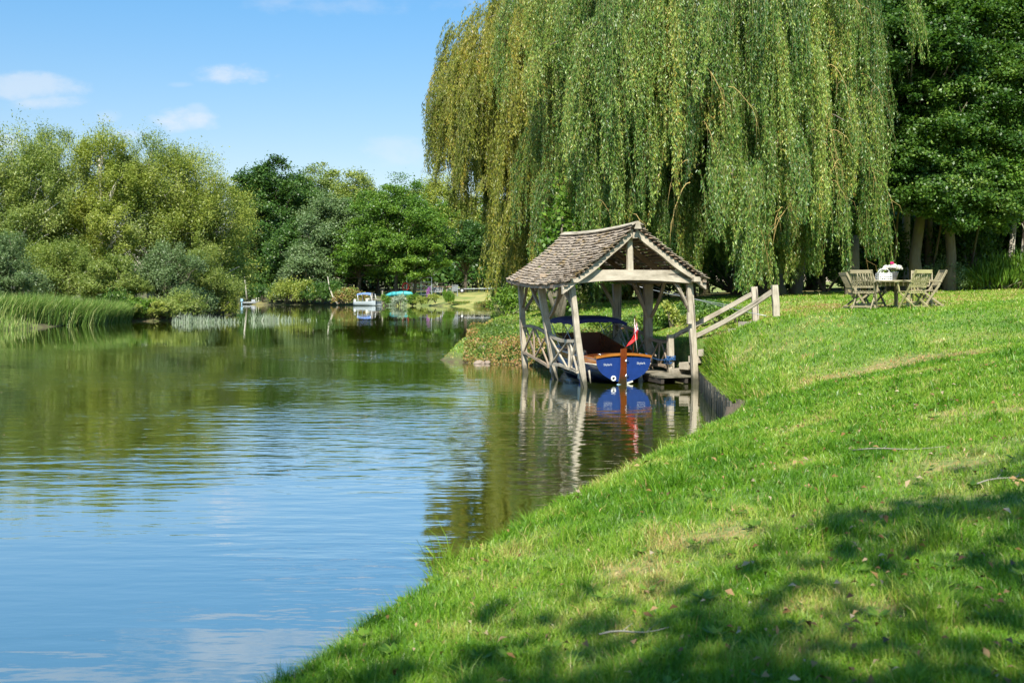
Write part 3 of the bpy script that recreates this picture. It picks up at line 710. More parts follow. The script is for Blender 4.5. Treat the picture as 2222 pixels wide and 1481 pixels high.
brace((2.95, 4.95, 1.9), (2.5, 4.95, 2.72), bow=-.07, m_='oakb'); brace((.02, 4.95, 1.9), (.5, 4.95, 2.75), bow=-.07, m_='oakb')
brace((2.99, .05, 2.1), (2.62, .02, 2.70), bow=-.05); brace((3.07, .12, 2.0), (3.08, .8, 2.72), bow=-.05, m_='oakb')
mb = MB(); mb.beam((2.97, -.13, 1.62), (2.97, -.13, 1.92), .12, .1); mb.build('cleat_block', M['oak'], bh)
def bay(a, b, zt0, zt1, zb0, zb1, bow, sticks, mm='oak', w_=.11, lower=True):
    """rustic railing bay between two posts: rails and crooked sticks"""
    a = Vector((*a, 0)); b = Vector((*b, 0)); mb = MB()
    mb.beam(a + Vector((0, 0, zt0)), b + Vector((0, 0, zt1)), .07, w_ * .8, 8, .006, bow=bow)
    rl = mb.build('railing', M[mm], bh); mb = MB()
    if lower: mb.beam(a + Vector((0, 0, zb0)), b + Vector((0, 0, zb1)), .06, .08, 8, .012, bow=.04)
    mb.build('bottom_rail', M[mm], rl)
    for (t0, t1) in sticks:
        p = a.lerp(b, t0); q = a.lerp(b, t1); p.z = zb0 + (zb1 - zb0) * t0 + .03; q.z = zt0 + (zt1 - zt0) * t1 + bow * 4 * t1 * (1 - t1) - .03
        m2 = MB(); off = Vector((random.uniform(-.03, .03), 0, 0)); m2.beam(p + off, q + off, .045, .045, 6, .008, bow=random.uniform(-.02, .02)); m2.build('baluster', M[mm], rl)
bay((-.13, .05), (-.08, 2.4), 1.22, 1.28, .40, .46, -.10, [(.32, .97), (.88, .34), (.30, .30), (.20, .24), (.22, .03), (.0, .24)], 'oak')
bay((-.06, 2.55), (-.06, 4.88), 1.26, 1.42, .36, .62, .08, [(.98, .58), (.55, .94), (.53, .56), (.02, .55), (.52, .04)], 'oakb')
bay((2.99, 2.42), (3.07, 1.3), 1.12, 1.08, .34, .34, -.03, [(.02, .5), (.45, .0), (.5, .55), (.5, .98), (.98, .6)], 'oakb')
bay((3.0, 2.62), (3.05, 4.9), 1.18, 1.40, .40, .50, .05, [(.02, .3), (.5, .02), (.5, .75), (.9, .4), (.6, .98)], 'oakb')
mb = MB()
for k in range(24):
    y0 = .06 + k * .2; mb.beam((2.24 + random.uniform(-.03, .02), y0 + .1, .20), (3.14, y0 + .1, .20), .185, .05, 2, .002)
dk = mb.build('landing_stage', M['oak'], bh)
mb = MB(); mb.beam((2.3, .1, .10), (2.3, 4.8, .10), .09, .15); mb.beam((3.0, .1, .10), (3.0, 4.8, .10), .09, .15)
for yy in (.5, 2.4, 4.4):
    for xx in (2.35,): mb.beam((xx, yy, -1.1), (xx, yy, .1), .12, .12)
mb.build('joist', M['dark'], dk)

# steps up the bank and its two handrails
P0 = bhw(3.30, 1.02); P1 = Vector((6.42, 27.25, 0)); sv = (P1 - P0); 
st = empty('garden_steps', (P0.x, P0.y, .2), 0, 'short flight of timber steps climbing from the landing stage to the lawn', 'steps')
nst = 8; dv = sv / nst; sn = Vector((-sv.y, sv.x, 0)).normalized()
for k in range(nst):
    zt = .36 + (1.70 - .36) * k / (nst - 1); c_ = dv * (k + .5)
    mb = MB(); mb.beam(c_ + sn * -.5 + Vector((0, 0, zt - .2 - .09)), c_ + sn * .5 + Vector((0, 0, zt - .2 - .09)), dv.length * 1.02, .18, 2, .003, bev=.05); mb.build('step', M['oak' if k < 4 else 'jetty'], st)
for sg in (1,):
    mb = MB(); mb.beam(sn * .53 * sg + Vector((0, 0, -.02)), sv + sn * .53 * sg + Vector((0, 0, 1.40)), .05, .2); mb.build('stringer', M['oak'], st)
def handrail(label, a, pb, ztop, zrail, bow):
    gzp = gz(pb[0], pb[1]); h_ = empty('handrail', (pb[0], pb[1], gzp), 0, label, 'handrail', 'handrails of the garden steps')
    o = Vector((pb[0], pb[1], gzp))
    mb = MB(); mb.beam(Vector((.05, 0, -.4)), Vector((-.03, 0, ztop - gzp)), .17, .13, 5, .005, up=(0, 1, 0), bev=.2); mb.build('post', M['oak'], h_)
    mb = MB(); mb.beam(Vector(a) - o, Vector((-.09, 0, zrail - gzp)), .06, .125, 10, .004, bow=bow); mb.build('rail', M['oak'], h_)
a_ = bhw(3.22, .06, 1.27); handrail('near sloping handrail running from the front boathouse post to the taller post', (a_.x, a_.y, a_.z), (6.62, 26.5), 2.64, 2.47, -.06)
a_ = bhw(3.17, 1.30, 1.20); handrail('far sloping handrail running behind the front boathouse post to the shorter post', (a_.x, a_.y, a_.z), (6.45, 28.0), 2.60, 2.40, -.01)
for k, (a_, b_, lab) in enumerate(((bhw(3.3, 3.2, 2.66), (6.55, 27.2, 1.85), 'thin guy wire slanting from the landward eave down to the step post'), (bhw(3.25, 4.6, 2.70), (7.4, 33.0, 1.95), 'fainter guy wire slanting from the rear eave down to the shaded bank'))):
    mb = MB(); o = Vector(b_); A0 = Vector(a_) - o; mb.tube([A0.lerp(Vector((0, 0, 0)), q / 6) - Vector((0, 0, .25 * (q / 6) * (1 - q / 6))) for q in range(7)], .008, 5)
    w_ = mb.build('guy_wire', M['grey'], None); w_.location = b_; tag(w_, lab, 'wire')

# ---------------------------------------------------------------- the blue launch
bl = bhw(1.40, .62, 0); boat = empty('motor_launch', bl, BA, 'blue and varnished wooden launch moored inside the boathouse', 'boat')
PRO = [(.745, 1.0), (.785, .90), (.775, .74), (.715, .52), (.60, .34), (.43, .19), (.22, .07), (.0, 0.0)]   # half-breadth and height of the transom section
def station(s):
    w_ = (1.0 + .16 * math.sin(min(1, s / .55) * math.pi / 2) * 1) if s < .55 else 1.16 * math.sqrt(max(0, 1 - ((s - .55) / .45) ** 2.3))
    sheer = .71 + .04 * s + .32 * s * s; keel = .03 - .16 * math.sin(min(1, s * 1.6) * math.pi / 2) if s < .9 else -.13 + (s - .9) * 9
    return w_, sheer, min(keel, sheer - .05)
NS = 22; Ln = 5.0
def hullring(s, scale=1.0):
    w_, sh_, kl = station(s); vee = s ** 2; R = []
    for b_, z_ in PRO:
        b2 = b_ * (1 - vee * .75 * (1 - z_)); R.append((b2 * w_ * scale, z_))
    return [Vector((-x, s * Ln + .55 * z * z * s ** 6, kl + (sh_ - kl) * z)) for x, z in R] + [Vector((x, s * Ln + .55 * z * z * s ** 6, kl + (sh_ - kl) * z)) for x, z in R[-2::-1]]
def hullpatch(j0, j1, mname, name, par, eps=0.):
    mb = MB(); G = []
    for i in range(NS + 1):
        r = hullring(min(.9999, i / NS), 1 + eps); G.append(r[j0:j1 + 1])
    mb.grid(G); return mb.build(name, M[mname], par)
hull = hullpatch(2, 12, 'navy', 'hull', boat)
hullpatch(0, 2, 'varnishg', 'top_strake', boat); hullpatch(12, 14, 'varnishg', 'top_strake', boat)
for sg, j in ((-1, 2), (1, 12)):
    mb = MB(); mb.tube([hullring(min(.99, i / 24))[j] + Vector((sg * .012, 0, 0)) for i in range(24)], .016, 6); mb.build('rub_rail', M['cream'], boat)
    mb = MB(); mb.tube([hullring(min(.99, i / 24))[0 if sg < 0 else 14] + Vector((sg * .01, 0, -.045)) for i in range(24)], .018, 6); mb.build('gunwale_strip', M['chrome'], boat)
# boot line
for sg in (0, 1):
    mb = MB(); G = []
    for i in range(NS + 1):
        r = hullring(min(.9999, i / NS), 1.012); kl = station(i / NS)[1]
        q = r[4:6] if sg == 0 else r[9:11]
        a_, b_ = (q[0], q[1]) if sg == 0 else (q[1], q[0])
        f0 = min(1, max(0, (.10 - b_.z) / max(.01, a_.z - b_.z))); f1 = min(1, max(0, (.065 - b_.z) / max(.01, a_.z - b_.z)))
        G.append([b_.lerp(a_, f0), b_.lerp(a_, f1)])
    mb.grid(G); mb.build('waterline_stripe', M['cream'], hull)
# transom, slightly raked, with its bottom paint
mb = MB(); r = hullring(0); mb.v = [tuple(p + Vector((0, -.012, 0))) for p in r] + [tuple(p + Vector((0, .02, 0))) for p in r]
n_ = len(r); mb.f = [tuple(range(n_)), tuple(range(2 * n_ - 1, n_ - 1, -1))] + [(j, (j + 1) % n_, n_ + (j + 1) % n_, n_ + j) for j in range(n_)]
mb.uv = [tuple((0, 0) for _ in f) for f in mb.f]; mb.sm = [False] * len(mb.f); tr = mb.build('transom', M['blue'], boat)
mb = MB(); mb.beam((-.16, -.020, .025), (.0, -.020, -.01), .006, .03); mb.beam((0, -.020, -.005), (.26, -.020, .07), .006, .045); mb.build('boot_stripe', M['cream'], tr)
mb = MB(); n_ = 14; rings = []
for k in range(n_ + 1):
    x = -.80 + 1.6 * k / n_; zc = .725 + .075 * (1 - (x / .8) ** 2); rings.append([Vector((x, y, zc + z)) for y, z in ((-.05, -.035), (.09, -.035), (.09, .03), (-.05, .03))])
mb.ring_loft(rings); mb.build('transom_cap', M['varnishg'], boat)
def text(body, size, loc, par, mname, name, rot=(90, 0, 0)):
    cu = bpy.data.curves.new('t', 'FONT'); cu.body = body; cu.size = size; cu.align_x = 'CENTER'; cu.extrude = .0015; cu.offset = size * .008; cu.resolution_u = 2
    ob = bpy.data.objects.new('t', cu); me = bpy.data.meshes.new_from_object(ob); bpy.data.objects.remove(ob); bpy.data.curves.remove(cu)
    me.materials.clear(); me.materials.append(M[mname]); o = bpy.data.objects.new(name, me); COL.objects.link(o); o.parent = par
    o.location = loc; o.rotation_euler = [math.radians(a) for a in rot]; return o
text('Skylark', .085, (-.46, -.016, .50), tr, 'letter', 'name_lettering'); text('Skylark', .085, (.50, -.016, .52), tr, 'letter', 'name_lettering')
text('Cox', .085, (-.792, .36, .50), hull, 'letter', 'class_lettering', (90, 0, -84)); text('18', .085, (-.789, .20, .50), hull, 'letter', 'number_lettering', (90, 0, -84))
# decks, coaming, cockpit
def deckp(s, f, dz=0.):
    w_, sh_, _ = station(s); return Vector((f * .745 * w_, s * Ln + (.55 * s ** 6), sh_ + .055 * (1 - f * f) + dz))
mb = MB(); mb.grid([[deckp(i / 8 * .20 + .002, -1 + 2 * j / 10) for j in range(11)] for i in range(9)]); mb.build('stern_deck', M['varnish'], boat)
mb = MB(); mb.grid([[deckp(.66 + i / 9 * .335, -1 + 2 * j / 10) for j in range(11)] for i in range(10)]); mb.build('fore_deck', M['varnish'], boat)
for sg in (-1, 1):
    mb = MB(); mb.grid([[deckp(.20 + i / 12 * .46, sg * (1 - .16 * j)) for j in range(2)] for i in range(13)]); mb.build('side_deck', M['varnish'], boat)
    rings = []; mb = MB()
    for i in range(13):
        p = deckp(.20 + i / 12 * .47, sg * .83); top = .10 + .24 * (i / 12) ** 1.3; rings.append([p + Vector(q) for q in ((-.015, 0, -.45), (.015, 0, -.45), (.015, 0, top), (-.015, 0, top))])
    mb.ring_loft(rings); mb.build('coaming', M['varnish'], boat)
mb = MB(); a_ = deckp(.67, -.83); b_ = deckp(.67, .83); mb.beam((a_.x, a_.y, .72), (b_.x, b_.y, .72), .03, 1.05); mb.build('bulkhead', M['darkred'], boat)
mb = MB(); a_ = deckp(.2, -.83); mb.beam((a_.x, a_.y, .50), (-a_.x, a_.y, .50), .03, .5); mb.build('stern_bulkhead', M['cream'], boat)
mb = MB(); mb.grid([[Vector((x, y, .16)) for x in (-.6, .6)] for y in (.9, 3.4)]); mb.build('cockpit_floor', M['varnish'], boat)
mb = MB(); mb.box((.0, 2.5, .40), (1.25, .4, .10)); mb.box((0, 2.5, .25), (1.15, .30, .2)); mb.build('bench_seat', M['cream'], boat)
mb = MB(); mb.tube([(-.28, 3.22, .86), (-.28, 3.1, .92)], .02, 6); pts = [(-.28 + .17 * math.cos(a), 3.1 - .04 * math.sin(a), .95 + .16 * math.sin(a)) for a in [2 * math.pi * k / 14 for k in range(15)]]; mb.tube(pts, .014, 6); mb.build('steering_wheel', M['black'], boat)
# bimini top
bt = MB(); G = []; 
for i in range(9):
    y = 1.65 + i / 8 * 2.15; cz_ = 1.60 + .05 * math.sin(i / 8 * math.pi) - .02 * math.cos(i * 2.1)
    G.append([Vector((-.80 + 1.6 * j / 10, y, cz_ + .11 * (1 - abs(-1 + j / 5) ** 4))) for j in range(11)])
bt.grid(G); 
for i in range(8):      # hanging valances
    for e_ in (0, 10):
        a_, b_ = G[i][e_], G[i + 1][e_]; bt.quad([a_, b_, b_ - Vector((0, 0, .10)), a_ - Vector((0, 0, .10))])
for j in range(10):
    for e_ in (0, 8):
        a_, b_ = G[e_][j], G[e_][j + 1]; bt.quad([a_, b_, b_ - Vector((0, 0, .09)), a_ - Vector((0, 0, .09))])
bi = bt.build('bimini_canopy', M['canvas'], boat)
sm_ = bi.modifiers.new('s', 'SOLIDIFY'); sm_.thickness = .008
for sg in (-1, 1):
    for (y0, y1) in ((2.9, 1.75), (2.9, 3.7), (1.55, 2.6), (2.6, 2.62)):
        p = deckp(y0 / Ln, sg * .9, .02); mb = MB(); mb.tube([p, p.lerp(Vector((sg * .78, y1, 1.58)), .5), Vector((sg * .78, y1, 1.58))], .013, 6); mb.build('canopy_strut', M['chrome' if y0 != 2.6 else 'black'], boat)
# rudder, turned to one side
rr = empty_r = MB(); prof = [(-.02, .98), (.17, .96), (.17, .45), (.20, .25), (.24, .08), (.26, .0), (.0, -.02)]
def plate(prof, th, name, mname, par, ang, org):
    mb = MB(); ca, sa = math.cos(ang), math.sin(ang); P = []
    for sg in (-1, 1):
        for r_, z_ in prof: P.append((org[0] - r_ * sa + sg * th / 2 * ca, org[1] - r_ * ca - sg * th / 2 * sa, z_ + org[2]))
    n_ = len(prof); mb.v = P; mb.f = [tuple(range(n_)), tuple(range(2 * n_ - 1, n_ - 1, -1))] + [(j, n_ + j, n_ + (j + 1) % n_, (j + 1) % n_) for j in range(n_)]
    mb.uv = [tuple((P[i][0] * 1.0 + P[i][1], P[i][2]) for i in f) for f in mb.f]; mb.sm = [False] * len(mb.f); return mb.build(name, M[mname], par)
RA = math.radians(76); rud = plate(prof, .035, 'rudder', 'varnish', boat, RA, (.045, -.055, -.02))
plate([(.02, .0), (.26, .05), (.42, -.03), (.66, -.3), (0, -.3)], .04, 'rudder_blade', 'palblue', rud, RA, (.045, -.055, -.03))
for zz in (.62, .22):
    mb = MB(); mb.tube([(.0, -.07, zz), (.13, -.06, zz + .01)], .016, 6); mb.tube([(.05, -.06, zz - .05), (.05, -.06, zz + .05)], .02, 8); mb.build('hinge', M['chrome'], boat)
mb = MB(); mb.beam((.07, -.03, .02), (.07, -.03, .74), .02, .035); mb.build('hinge_post', M['chrome'], boat)
mb = MB(); pts = [(-.30 + .055 * math.cos(a), -.03, .155 + .055 * math.sin(a)) for a in [2 * math.pi * k / 16 for k in range(17)]]; mb.tube(pts, .022, 8); ex = mb.build('exhaust_outlet', M['white'], boat)
mb = MB(); mb.tube([(-.30, -.028, .155), (-.30, -.014, .155)], .036, 14); mb.build('exhaust_hole', M['black'], ex)
for (x, y, l_) in ((-.55, .28, .16), (-.72, 1.1, .2), (.35, .1, .14), (.62, .3, .16)):
    mb = MB(); z0 = deckp(y / Ln, x / .75).z + .01; mb.tube([(x - l_ / 2, y, z0 + .03), (x, y, z0 + .045), (x + l_ / 2, y, z0 + .03)], .011, 6); mb.tube([(x, y, z0 - .01), (x, y, z0 + .04)], .018, 6); mb.build('cleat', M['chrome'], boat)
# ensign
mb = MB(); mb.tube([(.34, .14, .74), (.375, .10, 1.80)], .015, 8); mb.lathe([(.0, -.02), (.028, 0), (.0, .03)], (.376, .10, 1.81), 8); fs = mb.build('flagstaff', M['varnish'], boat)
def flagp(a, b, e=0.):
    hx = .37 - .03 * a; hz_ = 1.74 - .46 * a
    return Vector((hx + .02 - b * (-.02 + .30 * a) + .012 * math.sin(a * 8 + b * 3) + .03 * (1 - a), .085 - e + .03 * math.sin(b * 9 + a * 3) - .03 * b, hz_ - b * (.56 - .26 * a)))
mb = MB(); mb.grid([[flagp(a / 10, b / 14) for b in range(15)] for a in range(11)]); fo = mb.build('flag', M['red'], fs); q = fo.modifiers.new('s', 'SOLIDIFY'); q.thickness = .004
def fstrip(a0, b0, a1, b1, w_, e, mname, name):
    mb = MB(); d = Vector((a1 - a0, b1 - b0)); n_ = Vector((-d.y, d.x)).normalized() * w_
    mb.grid([[flagp(a0 + d.x * k / 6 + n_.x * s_, b0 + d.y * k / 6 + n_.y * s_, e) for s_ in (-1, 1)] for k in range(7)]); return mb.build(name, M[mname], fo)
mb = MB(); mb.grid([[flagp(a / 12, b / 12, .008) for b in range(7)] for a in range(7)]); cn = mb.build('union_canton', M['flagblue'], fo)
for (s_, e) in (((0, 0, .5, .5), .012), ((.5, 0, 0, .5), .012), ((.25, 0, .25, .5), .014), ((0, .25, .5, .25), .014)): fstrip(*s_, .05 if e > .013 else .03, e, 'flagwhite', 'white_cross')
for (s_, e) in (((0, 0, .5, .5), .017), ((.5, 0, 0, .5), .017), ((.25, 0, .25, .5), .019), ((0, .25, .5, .25), .019)): fstrip(*s_, .028 if e > .018 else .01, e, 'red', 'red_cross')
mb = MB(); mb.tube([(.36, .10, 1.74), (.37, .04, 1.2), (.42, .03, .84)], .006, 5); mb.build('halyard', M['white'], fs)
# fenders
def fender(label, lx, ly, lz, s_=1.0):
    p = boat.matrix_world @ Vector((0, 0, 0)); wp = bhw(1.40 + lx, .62 + ly, lz)
    r_ = empty('fender', wp, BA, label, 'fender', 'fenders of the blue launch')
    mb = MB(); mb.lathe([(.07 * s_, -.13), (.095 * s_, -.10), (.095 * s_, .22), (.07 * s_, .27)], n=14); mb.build('body', M['white'], r_)
    mb = MB(); mb.lathe([(.015, .36), (.04, .34), (.062 * s_, .275), (.072 * s_, .262)], n=14); mb.build('end_cap', M['fblue'], r_)
    mb = MB(); mb.lathe([(.072 * s_, -.12), (.06 * s_, -.16), (.03, -.23), (.015, -.25)], n=14); mb.build('end_cap', M['fblue'], r_)
    mb = MB(); mb.tube([(0, 0, .35), (.03 if lx < 0 else -.03, 0, .75 - lz + .02)], .008, 5); mb.build('lanyard', M['rope'], r_)
fender('white fender with blue caps hanging beside the split front post', -.93, .75, .22)
fender('white fender seen behind the middle river-side post', -.99, 2.9, .24)
fender('white fender hanging at the landing stage side of the launch', .84, .75, .10)
# blue mooring line and its knot on the short post
mb = MB(); a_ = Vector((2.10, .75, .80)); b_ = Vector((3.0, 1.14, .62)); mb.tube([a_.lerp(b_, k / 8) - Vector((0, 0, .10 * 4 * (k / 8) * (1 - k / 8))) for k in range(9)], .010, 6)
for k in range(4):
    zz = .58 + k * .03; mb.tube([(3.09 + .125 * math.cos(a), 1.25 + .125 * math.sin(a), zz + .01 * math.sin(a * 2 + k)) for a in [2 * math.pi * j / 14 for j in range(15)]], .013, 6)
random.seed(5)
for k in range(9):
    c_ = Vector((2.93 + random.uniform(-.05, .1), 1.10 + random.uniform(-.02, .02), .60 + random.uniform(-.05, .05))); mb.tube([c_ + Vector((random.uniform(-.07, .07), random.uniform(-.03, .03), random.uniform(-.1, .06))) for _ in range(4)], .012, 5)
o = mb.build('mooring_rope', M['bluerope'], None); o.location = BH; o.rotation_euler = (0, 0, BA); tag(o, 'blue mooring rope from the launch knotted round the short post', 'rope')
mb = MB(); a_ = Vector((2.25, 4.2, 1.50)); b_ = Vector((.9, 4.6, .95)); mb.tube([Vector((3.03, 4.9, 1.62)), Vector((2.5, 4.8, 1.25)), Vector((1.75, 4.5, .98))], .012, 6)
for k in range(3): mb.tube([(3.04 + .14 * math.cos(a), 5.0 + .14 * math.sin(a), 1.58 + k * .03) for a in [2 * math.pi * j / 12 for j in range(13)]], .012, 6)
o = mb.build('bow_rope', M['rope'], None); o.location = BH; o.rotation_euler = (0, 0, BA); tag(o, 'pale bow rope tied round the far landward post', 'rope')

# ---------------------------------------------------------------- garden table, chairs and what stands on the table
TX, TY = 9.42, 26.6; TZ = gz(TX, TY)
tb = empty('garden_table', (TX, TY, TZ), 0, 'weathered round garden table with flowers and a bottle carrier on it', 'table')
mb = MB()
for k in range(15):
    x = -.77 + k * .11; hw = math.sqrt(max(.01, .82 ** 2 - x * x)); mb.beam((x, -hw, .72), (x, hw, .72), .102, .03, 1)
mb.tube([(.82 * math.cos(a), .82 * math.sin(a), .715) for a in [2 * math.pi * k / 32 for k in range(33)]], .028, 6, False); mb.build('tabletop', M['teak'], tb)
for sx in (-1, 1):
    for sy in (-1, 1):
        mb = MB(); mb.beam((.42 * sx, .42 * sy, 0), (.40 * sx, .40 * sy, .71), .08, .08); mb.build('leg', M['teak'], tb)
mb = MB()
for s_ in (-1, 1): mb.beam((.42 * s_, -.42, .64), (.42 * s_, .42, .64), .03, .09); mb.beam((-.42, .42 * s_, .64), (.42, .42 * s_, .64), .03, .09)
mb.build('apron', M['teak'], tb)
def make_chair(mm):
    c_ = empty('folding_chair', (0, 0, 0))
    def bx(name, parts, par=c_):
        m_ = MB()
        for p in parts: m_.beam(*p)
        return m_.build(name, M[mm], par)
    W_ = .25
    for s_ in (-1, 1):
        bx('leg', [((W_ * s_, .24, 0), (W_ * s_, -.14, .56), .03, .05), ((W_ * s_, -.14, .56), (W_ * s_, -.34, .95), .03, .05)])       # long stile, foot in front, top behind
        bx('leg', [(((W_ - .035) * s_, -.34, 0), ((W_ - .035) * s_, .24, .43), .025, .045)])
        bx('armrest', [((W_ * s_, -.22, .66), (W_ * s_ * 1.02, .05, .70), .06, .025), ((W_ * s_ * 1.02, .05, .70), (W_ * s_ * 1.04, .34, .66), .06, .025), ((W_ * s_, .20, .42), (W_ * s_, .26, .66), .025, .04)])
    bx('stretcher', [((-W_, .15, .13), (W_, .15, .13), .02, .04), ((-W_ + .03, -.25, .08), (W_ - .03, -.25, .08), .02, .04)])
    bk = bx('backrest', [((-W_, -.335, .915), (W_, -.335, .915), .03, .085), ((-W_, -.155, .555), (W_, -.155, .555), .025, .05)])
    for k in range(7):
        x = -.19 + .38 * k / 6; bx('slat', [((x, -.16, .56), (x, -.325, .89), .034, .014)], bk)
    st_ = [((x, -.13, .445), (x, .27, .435), .045, .018) for x in np.linspace(-.21, .21, 7)] + [((-W_, .25, .42), (W_, .25, .42), .03, .05), ((-W_, -.1, .42), (W_, -.1, .42), .03, .05)]
    bx('seat', st_)
    return c_
chA = make_chair('teak'); chB = make_chair('teakg')
GRP = 'slatted folding chairs round the garden table'
spots = [(chA, 1876, 25.55, -32, 'slatted chair with its back to the camera, left of the table', 1.0), (chB, 1982, 25.6, 24, 'mossy green slatted chair with its back to the camera, right of the table', 1.0),
         (None, 1858, 26.5, -88, 'slatted chair in profile at the left end of the table', 1.0), (None, 2017, 26.6, 86, 'slatted chair in profile at the right end of the table', 1.0),
         (None, 1893, 27.6, 200, 'slatted chair facing the camera behind the table beside the bottle carrier', 1.0), (None, 2000, 27.5, 158, 'slatted chair behind the mossy one, only one side of its back showing', 1.0)]
for src, px, d, rz, lab, _ in spots:
    c_ = src or copy_tree(chA); x = (px - CX) * d / F
    c_.location = (x, d, gz(x, d) + .005); c_.rotation_euler = (0, 0, math.radians(rz)); tag(c_, lab, 'chair', GRP)
TT = TZ + .737
bc = empty('bottle_carrier', (TX - .17, TY - .35, TT), .1, 'white wire carrier holding small bottles on the garden table', 'bottle carrier')
mb = MB(); w2, d2, hh = .16, .10, .17
for z in (.01, .06, .12, hh):
    for p, q in (((-w2, -d2), (w2, -d2)), ((w2, -d2), (w2, d2)), ((w2, d2), (-w2, d2)), ((-w2, d2), (-w2, -d2))): mb.beam((*p, z), (*q, z), .012, .018)
for x in np.linspace(-w2, w2, 7):
    for y in (-d2, d2): mb.beam((x, y, 0), (x, y, hh), .012, .010)
for y in (-d2, 0, d2): mb.beam((-w2, y, .01), (w2, y, .01), .01, .008)
cr = mb.build('frame', M['white'], bc)
mb = MB(); mb.tube([(w2 * math.cos(a), 0, hh + .12 * math.sin(a)) for a in [math.pi * k / 10 for k in range(11)]], .008, 6); mb.build('handle', M['white'], bc)
def lathe_thing(name, prof, mname, loc, lab, cat):
    mb = MB(); mb.lathe(prof, n=18); o = mb.build(name, M[mname], None); o.location = loc; return tag(o, lab, cat)
for k, (x, y) in enumerate(((-.1, -.04), (0, .04), (.1, -.03))):
    lathe_thing('small_bottle', [(.03, 0), (.032, .02), (.032, .12), (.012, .16), (.012, .19)], 'cream', (TX - .17 + x, TY - .35 + y, TT + .018), ('small milk bottle at the left end of the wire carrier', 'small milk bottle in the middle of the wire carrier', 'small milk bottle at the right end of the wire carrier')[k], 'bottle')
lathe_thing('glass_jug', [(.055, 0), (.06, .01), (.058, .22), (.062, .30), (.056, .30), (.052, .22), (.053, .02), (.001, .015)], 'glass', (TX - .13, TY - .02, TT), 'tall clear glass jug behind the bottle carrier', 'jug')
vs = empty('flower_vase', (TX + .12, TY - .22, TT), 0, 'flared glass vase of white blooms and one pink flower on the table', 'vase')
mb = MB(); mb.lathe([(.055, 0), (.06, .01), (.12, .20), (.125, .215), (.118, .215), (.052, .02), (.001, .02)], n=20); mb.build('glass_bowl', M['glass'], vs)
random.seed(11)
for k in range(13):
    a = 2.4 * k; rr_ = .19 * math.sqrt(k / 13); c_ = np.array([rr_ * math.cos(a) * 1.15, rr_ * math.sin(a), .28 + .07 * (1 - rr_ / .2) + random.uniform(-.02, .02)]); pk = k == 1
    if pk: c_ = np.array([-.04, 0, .42])
    if k == 12: c_ = np.array([-.23, -.03, .27])
    n_ = 90; dd = rdir(n_); dd[:, 2] = np.abs(dd[:, 2]) * .9 + .05 * dd[:, 2]
    rd = .045 if pk else random.uniform(.065, .085); V, Fq = rhombi(c_ + dd * rd * rng.uniform(.6, 1, (n_, 1)), np.cross(dd, rdir(n_)), dd + .3 * rdir(n_), np.full(n_, .055), np.full(n_, .042), .15)
    raw('pink_bloom' if pk else 'white_bloom', V, Fq, M['pink' if pk else 'petal'], vs, {'tint': ('FACE', rng.random(n_))})
mb = MB()
for k in range(9):
    a = k * .7; mb.tube([(.02 * math.cos(a), .02 * math.sin(a), .03), (.12 * math.cos(a), .1 * math.sin(a), .27)], .004, 5)
mb.build('stem', M['greenleaf'], vs)

# path from the steps past the table, and the timber edge of the inlet
PW = [(6.55, 27.0, .42), (7.2, 27.1, .45), (8.0, 27.4, .5), (9.0, 27.9, .55), (10.5, 28.6, .55)]
V = []; 
for k in range(len(PW) - 1):
    for q in range(8):
        u_ = q / 8; x = PW[k][0] * (1 - u_) + PW[k + 1][0] * u_; y = PW[k][1] * (1 - u_) + PW[k + 1][1] * u_
        for j in range(5):
            y2 = y - .45 + .22 * j + .04 * math.sin(x * 7 + j); V.append((x, y2, gz(x, y2) + .03))
Fq = [(r_ * 5 + j, (r_ + 1) * 5 + j, (r_ + 1) * 5 + j + 1, r_ * 5 + j + 1) for r_ in range(len(V) // 5 - 1) for j in range(4)]
m, t = mat('path_earth'); tc = t.n('ShaderNodeTexCoord').outputs['Object']; n1 = t.noise(tc, 9, 6, .7)
out(t, t.n('ShaderNodeBsdfPrincipled', i_Base_Color=t.ramp(n1, [(.3, (.20, .13, .08)), (.55, (.40, .30, .21)), (.75, (.5, .41, .31))]), i_Roughness=.95, i_Normal=bump(t, n1, .7, .03))); M['path'] = m
tag(raw('path', V, Fq, M['path']), kind='structure')
WL = [(4.02, 19.3), (4.10, 20.3), (4.22, 21.6), (4.33, 22.9), (4.48, 24.3), (4.60, 25.4), (4.70, 26.2), (4.85, 27.1)]
rw = empty('retaining_wall', (4.4, 23.5, 0), 0, 'low wall of upright grey timber boards holding the grassy bank at the inlet', 'wall')
random.seed(3); mb = MB(); k = 0
for (a_, b_) in zip(WL[:-1], WL[1:]):
    L = math.hypot(b_[0] - a_[0], b_[1] - a_[1]); n_ = int(L / .13)
    for i in range(n_):
        u_ = (i + .5) / n_; x = a_[0] + (b_[0] - a_[0]) * u_ - 4.4 + random.uniform(-.015, .015); y = a_[1] + (b_[1] - a_[1]) * u_ - 23.5
        mb.beam((x, y, -.9), (x + random.uniform(-.01, .01), y, .50 + random.uniform(-.03, .03)), .125, .05, 2, .004, up=(-.95, .12, 0))
M['wallb'] = wood('mossy_boards', [(.25, (.045, .04, .024)), (.5, (.13, .12, .09)), (.8, (.27, .25, .21))], moss=.25); mb.build('board', M['wallb'], rw)
